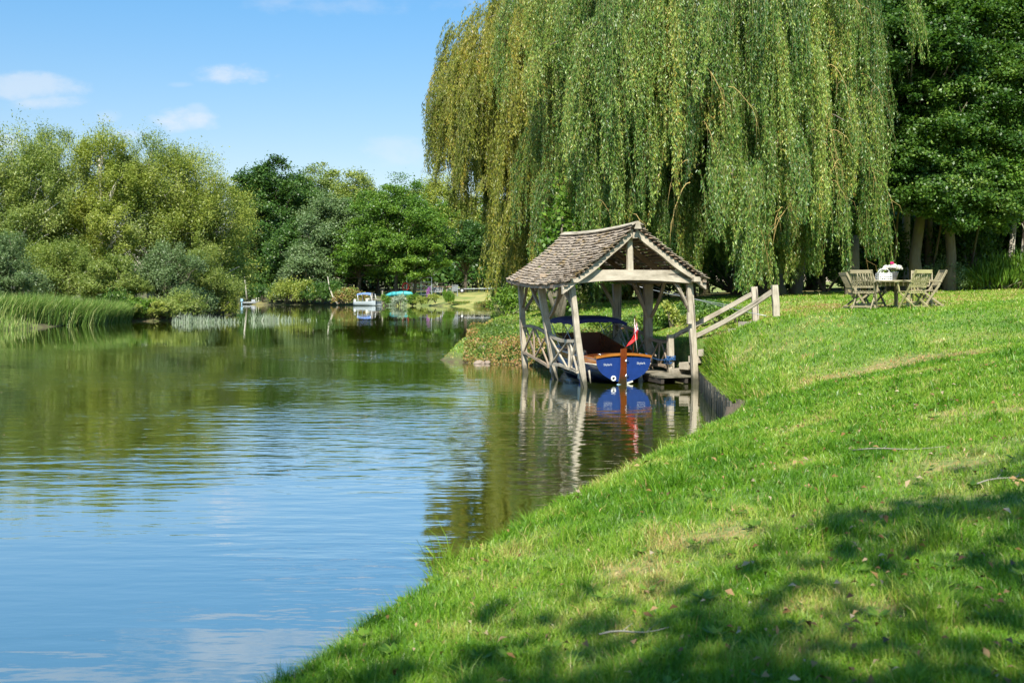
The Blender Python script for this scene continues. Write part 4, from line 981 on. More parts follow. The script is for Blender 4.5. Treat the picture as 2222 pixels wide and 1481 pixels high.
# old leaning log piles at the corner of the inlet
for k, (x, y, lx, ly, lab) in enumerate(((3.62, 17.9, .14, .22, 'nearest leaning mossy pile at the corner of the inlet'), (3.78, 18.3, .16, .25, 'second leaning mossy pile from the near end of the inlet wall'), (3.95, 18.75, .18, .22, 'third leaning mossy pile from the near end of the inlet wall'), (4.03, 19.15, .15, .2, 'leaning mossy pile touching the end of the board wall'))):
    mb = MB(); mb.tube([(-lx * .5, 0, -.8), (0, 0, 0), (lx * .6, ly * .3, .28), (lx, ly * .5, .52)], [.14, .13, .12, .10], 9); o = mb.build('log_pile', M['barkd'], None); o.location = (x, y, 0); tag(o, lab, 'log', 'leaning log piles of the inlet')

# ---------------------------------------------------------------- willows
def zend_near(x, y):
    px = CX + x * F / max(y, 5)
    z0 = 2.0
    if px < 1520: z0 = 2.1 + .3 * math.sin(px * .03)
    if 1235 < px < 1345: return 1.35 + .25 * math.sin(px * .06)
    if 1700 < px < 1990: z0 = 2.35
    return z0 + .5 * (1 + math.sin(px * .045)) + (.6 if px > 1880 else 0) * .2
def zend_far(x, y):
    px = CX + x * F / max(y, 5)
    return 6.6 - 1.2 * math.sin(px * .05) if px < 1010 else (5.0 if px < 1065 else 1.35)
wn_, c1 = willow('weeping_willow', 'big weeping willow hanging its green curtain behind the boathouse and garden table', 7.25, 42.0, 6.75, 19.0, (10.7, 43.5), 135, 7, 17, 40, .12, 'willow', zend_near, 21, 'weeping willows', 13.2)
wf_, c2 = willow('weeping_willow', 'golden green weeping willow overhanging the river left of the bigger willow', 2.1, 53.5, 6.3, 19.5, (4.5, 54), 100, 8, 14, 30, .15, 'willow2', zend_far, 33, 'weeping willows', 13.2)
print('willow leaves', c1, c2)

# ---------------------------------------------------------------- woods behind the lawn on the right
WG = 'woodland trees behind the lawn'
def wtree(lab, px, top, hw, d, n, zb, seed, lm='woodleaf', bm='bark', r0=.3, lobes=22, leaf=.17, toff=(0, 0), ry=None, limbs=True):
    if not limbs: toff = (0, 3.6)
    return ptree('woodland_tree', lab, 'tree', px, top, hw, d, int(n * 1.5), leaf * .82, lm, zb=zb, bm=bm, group=WG, seed=seed, r0=r0, lobes=lobes, toff=toff, lobe_r=.48, ry=ry, limbs=limbs)
wtree('tall mossy-trunked tree right behind the garden table', 1992, -120, 115, 43.5, 70000, 1.9, 1, r0=.25, lobes=28, ry=4.2)
wtree('tall tree with smooth leaning trunk behind the right-hand chair', 2070, -140, 150, 44, 80000, 2.2, 2, r0=.22, toff=(-.35, -.3), lobes=26)
wtree('dark leafy tree at the right edge of the lawn', 2235, -150, 150, 46, 70000, 1.6, 3, bm='barkd', lobes=26)
wtree('low-branched bright leafy tree between the two smooth trunks and the edge', 2120, 180, 110, 43.5, 38000, 1.9, 4, lm='greenleaf', r0=.10, lobes=18, leaf=.15, limbs=False, bm='barkd')
wtree('pale-stemmed tree rising beside the willow curtain', 1965, -200, 60, 47, 22000, 4, 5, bm='barkp', r0=.2, lobes=12)
wtree('leafy tree whose low branches hang over the mossy trunk', 1995, 120, 85, 41.5, 42000, 1.5, 6, limbs=False, bm='barkd', r0=.06, lobes=20, leaf=.15)
wtree('leafy tree whose low branches hang over the smooth trunk', 2085, 200, 85, 41.8, 42000, 1.4, 7, limbs=False, bm='barkd', r0=.06, lobes=20, leaf=.15)
wtree('leafy tree with low branches at the right edge of the picture', 2185, 60, 90, 42.5, 46000, 1.4, 8, limbs=False, bm='barkd', r0=.06, lobes=20, leaf=.15)
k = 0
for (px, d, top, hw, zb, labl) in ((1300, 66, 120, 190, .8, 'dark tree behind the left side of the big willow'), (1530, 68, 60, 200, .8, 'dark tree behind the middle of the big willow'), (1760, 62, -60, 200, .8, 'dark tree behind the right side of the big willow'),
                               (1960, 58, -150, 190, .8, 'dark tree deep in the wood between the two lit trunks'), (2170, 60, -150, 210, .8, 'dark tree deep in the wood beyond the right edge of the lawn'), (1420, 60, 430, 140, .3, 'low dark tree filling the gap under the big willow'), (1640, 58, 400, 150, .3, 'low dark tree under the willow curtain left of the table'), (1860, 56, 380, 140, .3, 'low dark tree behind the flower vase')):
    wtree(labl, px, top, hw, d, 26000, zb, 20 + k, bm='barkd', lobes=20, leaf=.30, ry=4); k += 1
shrub_late = True
# bare trunks in the shade of the wood
for k, (px, d, r_, hgt, lean, bm_, lab) in enumerate(((1848, 40.5, .26, 2.3, .10, 'bark', 'pale broken trunk standing just behind the left-hand chairs'), (1722, 44, .26, 7, .9, 'bark', 'grey leaning trunk half hidden by hanging willow left of the table'),
                                        (2012, 47, .17, 7, .2, 'bark', 'slim ivy-grown trunk between the mossy trunk and the smooth trunk'), (2142, 49, .12, 4, .1, 'barkp', 'thin sunlit trunk in the undergrowth right of the smooth trunk'), (2185, 47, .13, 4.5, .5, 'barkp', 'pale leaning trunk near the right edge of the wood'), (2212, 46, .12, 3.8, .4, 'barkp', 'rightmost pale slanting trunk at the edge of the wood'),
                                        (2095, 50, .12, 4, 0., 'bark', 'short dark-topped trunk deep in the undergrowth'), (1590, 47, .13, 6, .2, 'barkd', 'dark slim trunk under the willow beyond the step rails'), (1505, 46, .12, 6, -.2, 'barkd', 'dark slim trunk behind the roof corner of the boathouse'))):
    x = (px - CX) * d / F; z = gz(x, d); mb = MB(); random.seed(90 + k)
    mb.tube([(0, 0, -.3), (lean * .1, 0, .15), (lean * .35, 0, hgt * .3), (lean * .7, .05, hgt * .65), (lean, .1, hgt)], [r_ * 1.25, r_ * 1.05, r_, r_ * .9, r_ * .8], 10)
    if k > 0:
        for _ in range(4): zz = hgt * random.uniform(.4, .9); mb.tube([(lean * zz / hgt, 0, zz), (lean + random.uniform(-.6, .6), random.uniform(-.3, .3), zz + random.uniform(.3, 1.2))], [r_ * .35, r_ * .1], 5)
    o = mb.build('bare_trunk', M[bm_], None); o.location = (x, d, z); tag(o, lab, 'tree trunk')
# bare twigs catching the sun
def shrub(name, label, cat, px, py, d, w_, h_, n, leaf, lm, asp=.5, upright=.5, group=None, z=None, seed=0, dy=None):
    """low bush: a dome of leaf sprays on short stems"""
    global rng
    keep = rng; rng = np.random.default_rng(500 + seed); x = (px - CX) * d / F; z = gz(x, d) if z is None else z
    nb_ = max(7, n // 120); az_ = rng.uniform(0, 6.28, nb_); el = rng.uniform(.1, 1.0, nb_); rr = rng.uniform(.25, .9, nb_)
    Cc = np.stack([np.cos(az_) * w_ * rr * np.cos(el * 1.2), np.sin(az_) * w_ * .7 * rr * np.cos(el * 1.2), h_ * (.15 + .8 * np.sin(el * 1.45) * rng.uniform(.6, 1.05, nb_))], 1)
    ci = rng.integers(0, nb_, n); P = Cc[ci] + rng.normal(size=(n, 3)) * np.array([w_, w_ * .7, h_]) * .13
    D = rdir(n) * (1 - upright) + np.array([0, 0, 1]) * upright + unit(Cc)[ci] * .4
    P[:, 2] = np.abs(P[:, 2]) + .02; sz = leaf * rng.uniform(.6, 1.4, n)
    V, Fq = rhombi(P, D, rdir(n) + np.array([0, -.5, .6]), sz, sz * asp, .1)
    T = np.clip(rng.normal(.5, .17, n) + (rng.random(nb_)[ci] - .5) * .4, 0, 1)
    r_ = empty(name, (x, d, z), 0, label, cat, group)
    raw('foliage', V, Fq, M[lm], r_, {'tint': ('FACE', T)})
    mb = MB()
    for c_ in Cc[:12]: mb.tube([(0, 0, -.1), tuple(c_ * .5 + np.array([0, 0, .05])), tuple(c_)], [.03 * h_, .02 * h_, .008 * h_], 5)
    mb.build('stem', M['bark'], r_); rng = keep; return r_
UG = 'shrubs along the edge of the wood'
for k, (px, d, w_, h_, lm, up_, n, leaf, asp, lab) in enumerate(((2060, 44, 1.3, 1.2, 'greyg', .3, 3500, .10, .4, 'rounded grey-green shrub at the foot of the smooth trunk'), (2165, 44.5, 1.8, 1.25, 'greenleaf', .65, 3800, .32, .13, 'clump of long arching green leaves at the edge of the wood'),
        (2215, 44, .8, 1.4, 'greenleaf', .6, 1500, .26, .2, 'upright leafy plant at the right edge of the lawn'), (2115, 44.5, .6, .7, 'yellowg', .5, 900, .12, .5, 'small bright yellow-green plant between the two shrubs'), (1690, 46, 1.2, 1.1, 'woodleaf', .3, 2200, .14, .5, 'dark bush under the willow left of the pale trunk'),
        (1930, 47, 1.5, 2.6, 'woodleaf', .3, 4000, .15, .5, 'dark bush behind the flower vase'), (1790, 48, 1.6, 2.4, 'woodleaf', .3, 4000, .15, .5, 'dark bush behind the left-hand chairs'), (1600, 50, 2.4, 2.6, 'woodleaf', .3, 5000, .17, .5, 'broad dark bush behind the handrails'), (1400, 52, 3.0, 2.5, 'woodleaf', .3, 5000, .17, .5, 'broad dark bush behind the boathouse roof'),
        (2090, 52, 2.5, 3.2, 'woodleaf', .3, 5000, .17, .5, 'tall dark bush deep in the wood right of the smooth trunk'), (2200, 51, 2.5, 3.4, 'woodleaf', .3, 5000, .17, .5, 'tall dark bush deep in the wood at the right edge'))):
    shrub('shrub', lab, 'shrub', px, 0, d, w_, h_, n, leaf, lm, asp, up_, UG, seed=k)
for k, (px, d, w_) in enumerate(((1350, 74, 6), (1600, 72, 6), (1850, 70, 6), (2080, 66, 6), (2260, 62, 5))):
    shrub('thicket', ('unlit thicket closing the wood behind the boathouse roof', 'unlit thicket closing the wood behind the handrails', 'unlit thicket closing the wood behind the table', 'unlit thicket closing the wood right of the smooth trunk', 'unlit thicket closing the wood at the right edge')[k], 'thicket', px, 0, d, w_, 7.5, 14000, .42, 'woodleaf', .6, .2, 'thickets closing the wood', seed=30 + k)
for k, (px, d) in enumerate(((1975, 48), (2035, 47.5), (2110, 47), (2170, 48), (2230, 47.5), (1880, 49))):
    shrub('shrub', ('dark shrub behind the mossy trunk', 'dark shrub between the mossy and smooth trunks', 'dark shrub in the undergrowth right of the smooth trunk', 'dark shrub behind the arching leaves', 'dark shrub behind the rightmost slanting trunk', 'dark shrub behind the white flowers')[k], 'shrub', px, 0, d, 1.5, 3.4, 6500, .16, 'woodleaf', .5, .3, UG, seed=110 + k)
# plants on the shaded bank behind the boathouse and down the step side
BG = 'shrubs on the bank round the boathouse'
for k, (px, d, w_, h_, lm, n, leaf, lab) in enumerate(((1180, 42, 1.0, 1.1, 'yellowg', 1500, .11, 'sunlit yellow-green bush behind the far river-side post'), (1225, 41.5, 1.0, 1.2, 'yellowg', 1500, .11, 'yellow-green bush between the two river-side braces'), (1105, 47, 1.3, 1.2, 'greenleaf', 1500, .13, 'dark leafy bush where the left willow meets the bank'),
        (1560, 31.2, .6, .45, 'greenleaf', 1000, .08, 'low leafy plant below the sloping handrails'), (1600, 30, .6, .45, 'greenleaf', 1000, .08, 'low leafy plant near the top of the handrails'), (1490, 31.5, .6, .5, 'yellowg', 1000, .08, 'leafy plant behind the short boathouse post'), (1425, 34, .8, .6, 'greenleaf', 1100, .10, 'leafy plant behind the landward railing'), (1455, 33.4, .35, .9, 'yellowg', 420, .10, 'upright pale-leaved weed beside the landward railing'),
        (1330, 36.6, .9, .5, 'greenleaf', 1200, .10, 'leafy plant behind the canopy of the launch'))):
    shrub('bush', lab, 'bush', px, 0, d, w_, h_, n, leaf, lm, .55, .35, BG, seed=40 + k)
shrub('sapling', 'broad-leaved maple shoot growing through the left edge of the big willow', 'sapling', 1215, 0, 38.5, 1.0, 4.6, 1600, .17, 'greenleaf', .8, .1, seed=60)

# ---------------------------------------------------------------- trees of the left bank
LG = 'willows on the left bank'
T_ = [(25, 285, 115, 92, 15000, .34, 'olive', .6, 'olive willow at the left edge of the picture'), (125, 272, 95, 98, 15000, .34, 'olive', .6, 'pale willow second from the left edge'), (220, 258, 90, 96, 14000, .34, 'yellowg', .8, 'tallest willow of the left bank, with a pale leaning limb'),
      (330, 280, 95, 100, 14000, .34, 'olive', .6, 'airy willow right of the tallest one'), (405, 318, 95, 102, 13000, .34, 'yellowg', .6, 'yellow-green willow sloping down to the right'), (462, 395, 88, 106, 11000, .34, 'yellowg', .4, 'low yellow willow leaning out over the river bend')]
for k, (px, top, hw, d, n, leaf, lm, zb, lab) in enumerate(T_):
    ptree('bank_willow', lab, 'tree', px, top, hw, d, int(n * 4.2), leaf * .68, lm, zb=zb, group=LG, seed=40 + k, spray=1, asp=.30, lobes=13, bm='barkp', lobe_r=.54, ry=4.5)
T_ = [(20, 470, 75, 74, 9000, .26, 'greyg', 'blue-green sallow bush at the left edge'), (150, 500, 95, 86, 11000, .30, 'olive', 'rounded willow bush above the tall reeds'), (255, 530, 85, 86, 10000, .30, 'olive', 'rounded willow bush right of the tall reeds'),
      (360, 510, 90, 88, 10000, .30, 'greyg', 'grey-green willow bush trailing over the water'), (440, 530, 80, 93, 9000, .30, 'olive', 'willow bush near the river bend'), (485, 610, 42, 97, 5000, .26, 'yellowg', 'yellow bush at the tip of the left bank'), (330, 640, 55, 83.5, 4500, .24, 'yellowg', 'low bright bush touching the water'), (415, 650, 45, 87, 3500, .24, 'olive', 'low bush behind the pale sedge'), (200, 610, 90, 86, 6000, .28, 'greenleaf', 'dark green bush behind the reeds'), (275, 655, 32, 81.5, 3000, .22, 'yellowg', 'small bright bush between the reeds and the dark water gap'), (300, 640, 40, 83, 3000, .24, 'greenleaf', 'small dark bush over the bare patch of bank'), (370, 655, 40, 84, 3000, .22, 'olive', 'low willow scrub right behind the pale sedge')]
for k, (px, top, hw, d, n, leaf, lm, lab) in enumerate(T_):
    ptree('bank_bush', lab, 'bush', px, top, hw, d, int(n * 3.4), leaf * .68, lm, zb=.05, group='willow bushes at the water on the left bank', seed=60 + k, spray=1, droop=.3, asp=.27, lobes=10, bm='bark', ry=3, lobe_r=.4, z0=.1)

for k, (px, d, w_, h_, lm) in enumerate(((395, 85.5, 2.2, 2.2, 'olive'), (430, 89.5, 2.4, 2.3, 'greyg'), (462, 94, 2.4, 2.2, 'yellowg'), (480, 98, 2.0, 2.0, 'olive'), (500, 103, 1.1, 1.3, 'yellowg'), (285, 82.3, 1.8, 1.5, 'greenleaf'), (250, 82.5, 2.0, 2.2, 'woodleaf'), (340, 83.6, 2.0, 1.7, 'olive'))):
    shrub('waterside_bush', ('olive scrub at the water behind the pale sedge', 'grey-green scrub at the water left of the bend', 'yellow scrub trailing in the water near the bend', 'olive scrub just inside the bend', 'outermost yellow scrub at the tip of the left bank', 'green scrub right beside the reed bed', 'dark scrub rising behind the right end of the reed bed', 'olive scrub above the start of the pale sedge')[k], 'bush', px, 0, d, w_, h_, 3200, .2, lm, .35, .3, 'waterside scrub on the left bank', z=.05, seed=130 + k)
# ---------------------------------------------------------------- trees of the far bank
FG = 'trees on the far bank'
T_ = [(588, 338, 90, 205, 17000, .55, 'oakleaf', 1.2, 'tall dark round-topped oak beyond the river bend', 12), (645, 360, 60, 212, 9000, .5, 'oakleaf', 4, 'dark oak bough crown just right of the tall oak', 9), (698, 336, 66, 222, 10000, .5, 'olive', 4, 'pale feathery treetop behind the oaks', 10), (770, 362, 68, 218, 10000, .5, 'olive', 4, 'olive treetop in the middle of the far bank', 10),
      (715, 415, 84, 190, 13000, .45, 'greyg', 1.5, 'grey-green tree with bare twigs above the moored boat', 13), (640, 470, 60, 192, 9000, .45, 'oakleaf', 2, 'dark tree below the tall oak', 10), (665, 520, 62, 184, 8000, .4, 'greyg', .6, 'low grey-green tree leaning to the water', 10), (780, 470, 60, 186, 9000, .42, 'greenleaf', 1.2, 'green tree left of the bright spreading one', 10),
      (860, 400, 100, 180, 24000, .42, 'greenleaf', 1.9, 'bright green spreading tree over the far lawn', 20), (900, 520, 80, 178, 11000, .42, 'greenleaf', 2.0, 'low bough crown of bright leaves above the kayak', 12), (955, 388, 85, 225, 13000, .5, 'yellowg', 3, 'pale yellow-green treetop left of the hanging willow', 12), (1035, 420, 80, 222, 11000, .5, 'yellowg', 3, 'pale yellow-green tree behind the hanging willow', 11),
      (1010, 480, 62, 192, 11000, .42, 'oakleaf', 3.2, 'dark round tree above the boat trailer', 12), (1075, 470, 60, 195, 9000, .42, 'oakleaf', 2.2, 'dark tree behind the hanging strands at the river corner', 10), (545, 470, 55, 200, 8000, .45, 'oakleaf', .8, 'dark tree above the small motor boat', 10), (560, 560, 60, 196, 7000, .42, 'oakleaf', .2, 'dark low tree beside the thin birch', 9),
      (510, 500, 50, 215, 6000, .5, 'oakleaf', .5, 'dark tree seen past the tip of the left bank', 9), (1150, 430, 70, 230, 7000, .5, 'olive', 2, 'tree seen through the gap between the willows', 9), (820, 520, 60, 196, 8000, .42, 'oakleaf', 2.4, 'shaded tree behind the bright spreading one', 10), (740, 560, 60, 192, 7000, .42, 'oakleaf', 1.5, 'shaded low tree behind the jetty', 10)]
for k, (px, top, hw, d, n, leaf, lm, zb, lab, lo) in enumerate(T_):
    ptree('far_tree', lab, 'tree', px, top, hw, d, int(n * 3.0), leaf * .72, lm, zb=zb, group=FG, seed=80 + k, asp=.7, lobes=int(lo * 1.3), bm='barkd' if lm != 'greyg' else 'barkp', r0=.35, lobe_r=.46)
tag(shrub('hedge', 'dark overgrown hedge running behind the far lawn', 'hedge', 800, 0, 232, 46, 9.0, 40000, .9, 'oakleaf', .7, .2, seed=99), None)
shrub('thicket', 'dark thicket closing the view behind the left bank willows', 'thicket', 60, 0, 118, 13, 7.5, 16000, .45, 'oakleaf', .7, .2, seed=97)
for k, (px, d, w_, h_, lm) in enumerate(((545, 184, 3.5, 2.6, 'oakleaf'), (590, 170, 3.0, 2.2, 'greenleaf'), (640, 168, 3.5, 2.8, 'greenleaf'), (680, 166, 3.2, 2.6, 'oakleaf'), (722, 165.5, 3.4, 2.8, 'oakleaf'), (765, 165, 2.6, 1.8, 'weed'), (1085, 152, 1.8, 1.7, 'oakleaf'))):
    shrub('waterside_bush', ('dark undergrowth behind the small motor boat', 'green undergrowth below the conifer, left', 'green undergrowth below the conifer, right', 'dark undergrowth between the bright bush and the dead branch', 'dark undergrowth round the dead branch', 'tawny undergrowth just left of the canopied boat', 'dark undergrowth where the willow strands meet the far bank')[k], 'bush', px, 0, d, w_, h_, 3000, .28, lm, .6, .3, 'undergrowth on the far bank', seed=140 + k)
# far waterside shrubs
FS = 'waterside shrubs on the far bank'
for k, (px, d, w_, h_, lm, up_, n, leaf, asp, lab) in enumerate(((570, 168, 2.4, 2.4, 'oakleaf', .3, 1500, .3, .6, 'dark bush beside the small motor boat'), (622, 166, 3.6, 3.2, 'yellowg', .4, 3000, .3, .5, 'bright yellow-green bush below the young conifer'), (660, 166, 3.0, 3.0, 'yellowg', .4, 2500, .3, .5, 'yellow-green bush by the dark undergrowth'), (595, 166.5, 1.6, 2.6, 'greyg', .4, 1200, .28, .5, 'grey-green bush left of the young conifer'),
        (700, 164.5, 3.2, 2.6, 'woodleaf', .3, 2500, .3, .5, 'dark overhanging undergrowth left of the canopied boat'), (745, 163.5, 2.8, 2.2, 'weed', .3, 1800, .26, .5, 'brownish undergrowth behind the canopied boat'), (838, 157, 1.3, 2.3, 'greenleaf', .3, 1200, .24, .5, 'dark green bush right of the jetty'), (868, 156, 2.0, 1.8, 'sedge', .5, 1500, .26, .3, 'pale flowering weeds at the water below the kayak'),
        (895, 156, 1.7, 1.5, 'greenleaf', .4, 1500, .24, .5, 'leafy bush below the metal rack'), (915, 155.5, 1.9, 1.0, 'yellowg', .4, 1200, .24, .5, 'low yellow-green bush left of the purple flowers'), (972, 154.5, 1.2, 1.7, 'greenleaf', .85, 1500, .6, .1, 'tuft of tall green rushes on the far lawn edge'), (945, 155, 1.5, 1.1, 'yellowg', .5, 900, .25, .4, 'low weeds between the purple flowers and the rushes'),
        (1050, 150.5, 3.0, .5, 'weed', .6, 1300, .3, .3, 'low tawny weeds at the right end of the far bank'), (1000, 152.5, 2.6, .4, 'weed', .6, 900, .3, .3, 'low tawny weeds right of the rushes'))):
    shrub('waterside_shrub', lab, 'shrub', px, 0, d, w_, h_, n, leaf, lm, asp, up_, FS, seed=70 + k)
shrub('purple_flowers', 'purple loosestrife-like flowers at the edge of the far lawn', 'flowers', 928, 0, 155.5, .7, 2.0, 300, .22, 'purple', .5, .6, seed=98)
# young conifer
x = (610 - CX) * 167 / F; z = gz(x, 167); r_ = empty('young_conifer', (x, 167, z), 0, 'young feathery conifer with upswept branches on the far bank', 'tree'); mb = MB(); mb.tube([(0, 0, -.2), (0, 0, 5.0)], [.08, .02], 6)
PP = []; DD = []
for k in range(34):
    zz = .6 + k * .125; a = k * 2.4; L = 1.9 * (1 - (zz - .4) / 5.2); e_ = np.array([math.cos(a) * L, math.sin(a) * L * .7, zz + L * .75]); mb.tube([(0, 0, zz), tuple(e_)], [.03, .01], 4)
    for q in np.linspace(.15, 1, 26): PP.append(np.array([0, 0, zz]) * (1 - q) + e_ * q + rng.normal(size=3) * .05); DD.append(np.array([math.cos(a), math.sin(a), .8]) + rng.normal(size=3) * .7)
mb.build('trunk', M['bark'], r_); V, Fq = rhombi(np.array(PP), np.array(DD), rdir(len(PP)) + [0, -.6, .4], np.full(len(PP), .34), np.full(len(PP), .12)); raw('crown', V, Fq, M['greyg'], r_, {'tint': ('FACE', rng.random(len(PP)))})
# thin pale birch and the bare leaning stem
def stick(name, lab, cat, pts, rad, mname):
    o0 = Vector(pts[0]); mb = MB(); mb.tube([Vector(p) - o0 for p in pts], rad, 6); o = mb.build(name, M[mname], None); o.location = o0; return tag(o, lab, cat)
stick('birch_trunk', 'thin white birch trunk above the small motor boat', 'tree trunk', [at(536, 650, 178), at(533, 620, 178), at(529, 590, 178)], [.16, .12, .08], 'barkp')
stick('dead_branch', 'pale bare stem curving down into the water left of the jetty', 'dead branch', [at(733, 660, 162.5), at(723, 645, 163), at(715, 625, 164), at(711, 600, 165)], [.14, .12, .10, .05], 'barkp')

# ---------------------------------------------------------------- objects on the far bank
def place(name, px, py, d, rz, lab, cat, grp=None, zoff=None):
    p = at(px, py, d); z = gz(p[0], d) if zoff is None else zoff
    return empty(name, (p[0], p[1], z), math.radians(rz), lab, cat, grp)
# canopied twin-hull boat
fb = place('canopied_boat', 797, 664, 158.5, -20, 'small white twin-hulled boat with a pale blue canopy moored at the jetty', 'boat', zoff=0)
def smallhull(par, off, L, w_, h_, mname, name='hull'):
    mb = MB(); G = []
    for i in range(13):
        s_ = i / 12; bw = w_ * (1 if s_ < .55 else math.sqrt(max(0.001, 1 - ((s_ - .55) / .45) ** 2))); sh_ = h_ * (.8 + .35 * s_ ** 2); G.append([Vector((off[0] + s_ * L, off[1] + y * bw, off[2] + z * sh_)) for y, z in ((-1, 1), (-1.0, .6), (-.8, .1), (-.45, -.3), (.45, -.3), (.8, .1), (1.0, .6), (1, 1))])
    mb.grid(G); mb.f.append(tuple(range(7, -1, -1))); mb.uv.append(((0, 0),) * 8); mb.sm.append(False)
    mb.grid([[G[i][0] + Vector((0, 0, -.06 * h_)), G[i][7] + Vector((0, 0, -.06 * h_))] for i in range(13)]); return mb.build(name, M[mname], par)
smallhull(fb, (-2.2, -.75, .15), 4.2, .42, .62, 'boatwhite'); smallhull(fb, (-2.1, .6, .15), 4.6, .42, .62, 'boatwhite'); fb.scale = (.85, .85, .9)
mb = MB(); mb.box((-.2, 0, .62), (3.4, 1.6, .12)); mb.build('deck', M['white'], fb)
mb = MB(); G = [[Vector((-1.6 + i * .34, -.9 + j * .36, 2.05 + .12 * math.sin(i / 8 * math.pi) - .10 * abs(j / 2.5 - 1) ** 2)) for j in range(6)] for i in range(9)]; mb.grid(G)
for i in range(8): mb.quad([G[i][0], G[i + 1][0], G[i + 1][0] - Vector((0, 0, .2)), G[i][0] - Vector((0, 0, .2))])
o = mb.build('canopy', M['awning'], fb)
for sx, sx2 in ((-1.5, -1.35), (1.05, 1.45)):
    for sy in (-.85, .85): mb = MB(); mb.tube([(sx, sy, 2.0), (sx2, sy, .6)], .05, 5); mb.build('canopy_post', M['white'], fb)
mb = MB(); mb.box((-2.45, 0, .75), (.35, .4, .6), .3); mb.box((-2.5, 0, .2), (.14, .14, .8)); mb.build('outboard_motor', M['white'], fb)
mb = MB(); mb.box((.3, 0, .95), (.7, 1.2, .55), .2); mb.build('console', M['cream'], fb)
jt = place('jetty', 828, 655, 158.5, 0, 'small wooden jetty with two posts beside the canopied boat', 'jetty', zoff=0)
mb = MB()
for k in range(14): mb.beam((-1.9 + k * .28, -.9, .95), (-1.9 + k * .28, .9, .95), .25, .08)
mb.build('deck', M['jetty'], jt)
for x, y, h_ in ((-1.3, -.9, 1.9), (.25, -.9, 2.25), (1.6, -.9, 1.2), (-1.3, .9, 1.5), (1.6, .9, 1.2)): mb = MB(); mb.beam((x, y, -1), (x, y, h_), .2, .2, up=(0, 1, 0)); mb.build('post', M['jetty'], jt)
# small motor boat
mbt = place('motor_boat', 548, 656, 172, 10, 'small grey motor boat with an outboard at the dark far-left landing', 'boat', zoff=0)
smallhull(mbt, (-2.0, 0, .12), 4.2, .85, .42, 'grey'); mbt.scale = (.8, .8, .8); mb = MB(); mb.box((-2.1, 0, .85), (.5, .45, .55), .3); mb.box((-2.15, 0, .3), (.16, .16, .9)); mb.build('outboard_motor', M['palblue'], mbt); mb = MB(); mb.box((.2, 0, .75), (.8, .9, .45), .2); mb.build('console', M['grey'], mbt)
mb = MB(); mb.box((.8, -.3, 1.0), (.12, .5, .7), .2); mb.box((1.2, .3, 1.0), (.12, .5, .7), .2); mb.build('seat_back', M['cream'], mbt)
# kayak on its rack
ky = place('kayak', 866, 634, 176, -12, 'turquoise kayak lying at the far lawn beside the metal rack', 'kayak')
mb = MB(); mb.tube([(-2.7, 0, .25), (-2.3, 0, .38), (-1.2, 0, .62), (0, 0, .7), (1.2, 0, .72), (2.1, 0, .66), (2.4, 0, .60)], [.05, .22, .40, .42, .42, .34, .10], 12); ob = mb.build('hull', M['turq'], ky)
mb = MB(); mb.tube([(-.5 + .55 * math.cos(a), .24 * math.sin(a), 1.10) for a in [2 * math.pi * q / 16 for q in range(17)]], .035, 6); mb.build('cockpit_rim', M['black'], ky)
mb = MB()
for x in (-1.1, -.4, .9): mb.tube([(x, -.45, 0), (x, -.5, 1.35)], .035, 5); mb.tube([(x, .45, 0), (x, .5, 1.35)], .035, 5); mb.tube([(x, -.45, .22), (x, .45, .22)], .03, 5)
mb.tube([(-1.1, .45, .22), (.9, .45, .22)], .03, 5)
o = mb.build('kayak_trestle', M['dark'], None); o.location = ky.location; o.rotation_euler = ky.rotation_euler; tag(o, 'dark upright trestle frame holding the turquoise kayak', 'rack')
rk = place('metal_rack', 902, 632, 178, 0, 'tall galvanised metal rack with shelves beside the kayak', 'rack')
for x in (-1.5, -.4, .9, 2.7): mb = MB(); mb.beam((x, 0, -.1), (x, 0, 3.3), .10, .10, up=(0, 1, 0)); mb.build('upright', M['grey'], rk)
for z in (.4, 1.1, 1.8, 2.5, 3.25): mb = MB(); mb.beam((-1.5 if z > 3 else -.4, 0, z), (2.7, 0, z), .06, .07); mb.beam((-.4, .6, z), (2.7, .6, z), .06, .07); mb.build('shelf_rail', M['grey'], rk)
lb = place('life_ring', 880, 618, 178, 0, 'red life ring hanging on a post left of the metal rack', 'life ring'); lb.location.z += 1.75
mb = MB(); mb.tube([(.5 * math.cos(a), 0, .62 * math.sin(a)) for a in [2 * math.pi * k / 18 for k in range(19)]], .13, 8); mb.build('ring', M['orange'], lb); mb = MB(); mb.tube([(0, .15, -1.9), (0, .15, .5)], .05, 6); mb.build('post', M['dark'], lb)
def bench(px, d, rz, lab, mm, w_=.8, s_=1.5):
    b_ = place('garden_bench' if w_ > .5 else 'garden_armchair', px, 630, d, rz, lab, 'garden seat')
    for sx in (-1, 1):
        for y in (-.25, .3): mb = MB(); mb.beam((sx * w_, y, 0), (sx * w_, y, .95 if y > 0 else .62), .06, .06); mb.build('leg', M[mm], b_)
    mb = MB(); mb.box((0, 0, .45), (w_ * 2.1, .6, .06)); mb.build('seat', M[mm], b_); mb = MB(); mb.beam((-w_, .3, .95), (w_, .38, .95), .06, .08)
    for x in np.linspace(-w_, w_, 9): mb.beam((x, .28, .5), (x, .36, .95), .05, .03)
    mb.build('backrest', M[mm], b_); 
    for c_ in [b_]: c_.scale = (s_, s_, s_)
    return b_
bench(945, 180, 8, 'dark blue-grey metal bench on the far lawn', 'grey'); bench(981, 178, -50, 'curly backed metal armchair on the far lawn', 'grey', .38, 1.9)
ft = place('picnic_table', 963, 632, 181, 0, 'heavy brown timber table between the bench and the armchair', 'table')
mb = MB(); mb.box((0, 0, 1.5), (3.6, 1.2, .16)); mb.build('tabletop', M['oakdark'], ft)
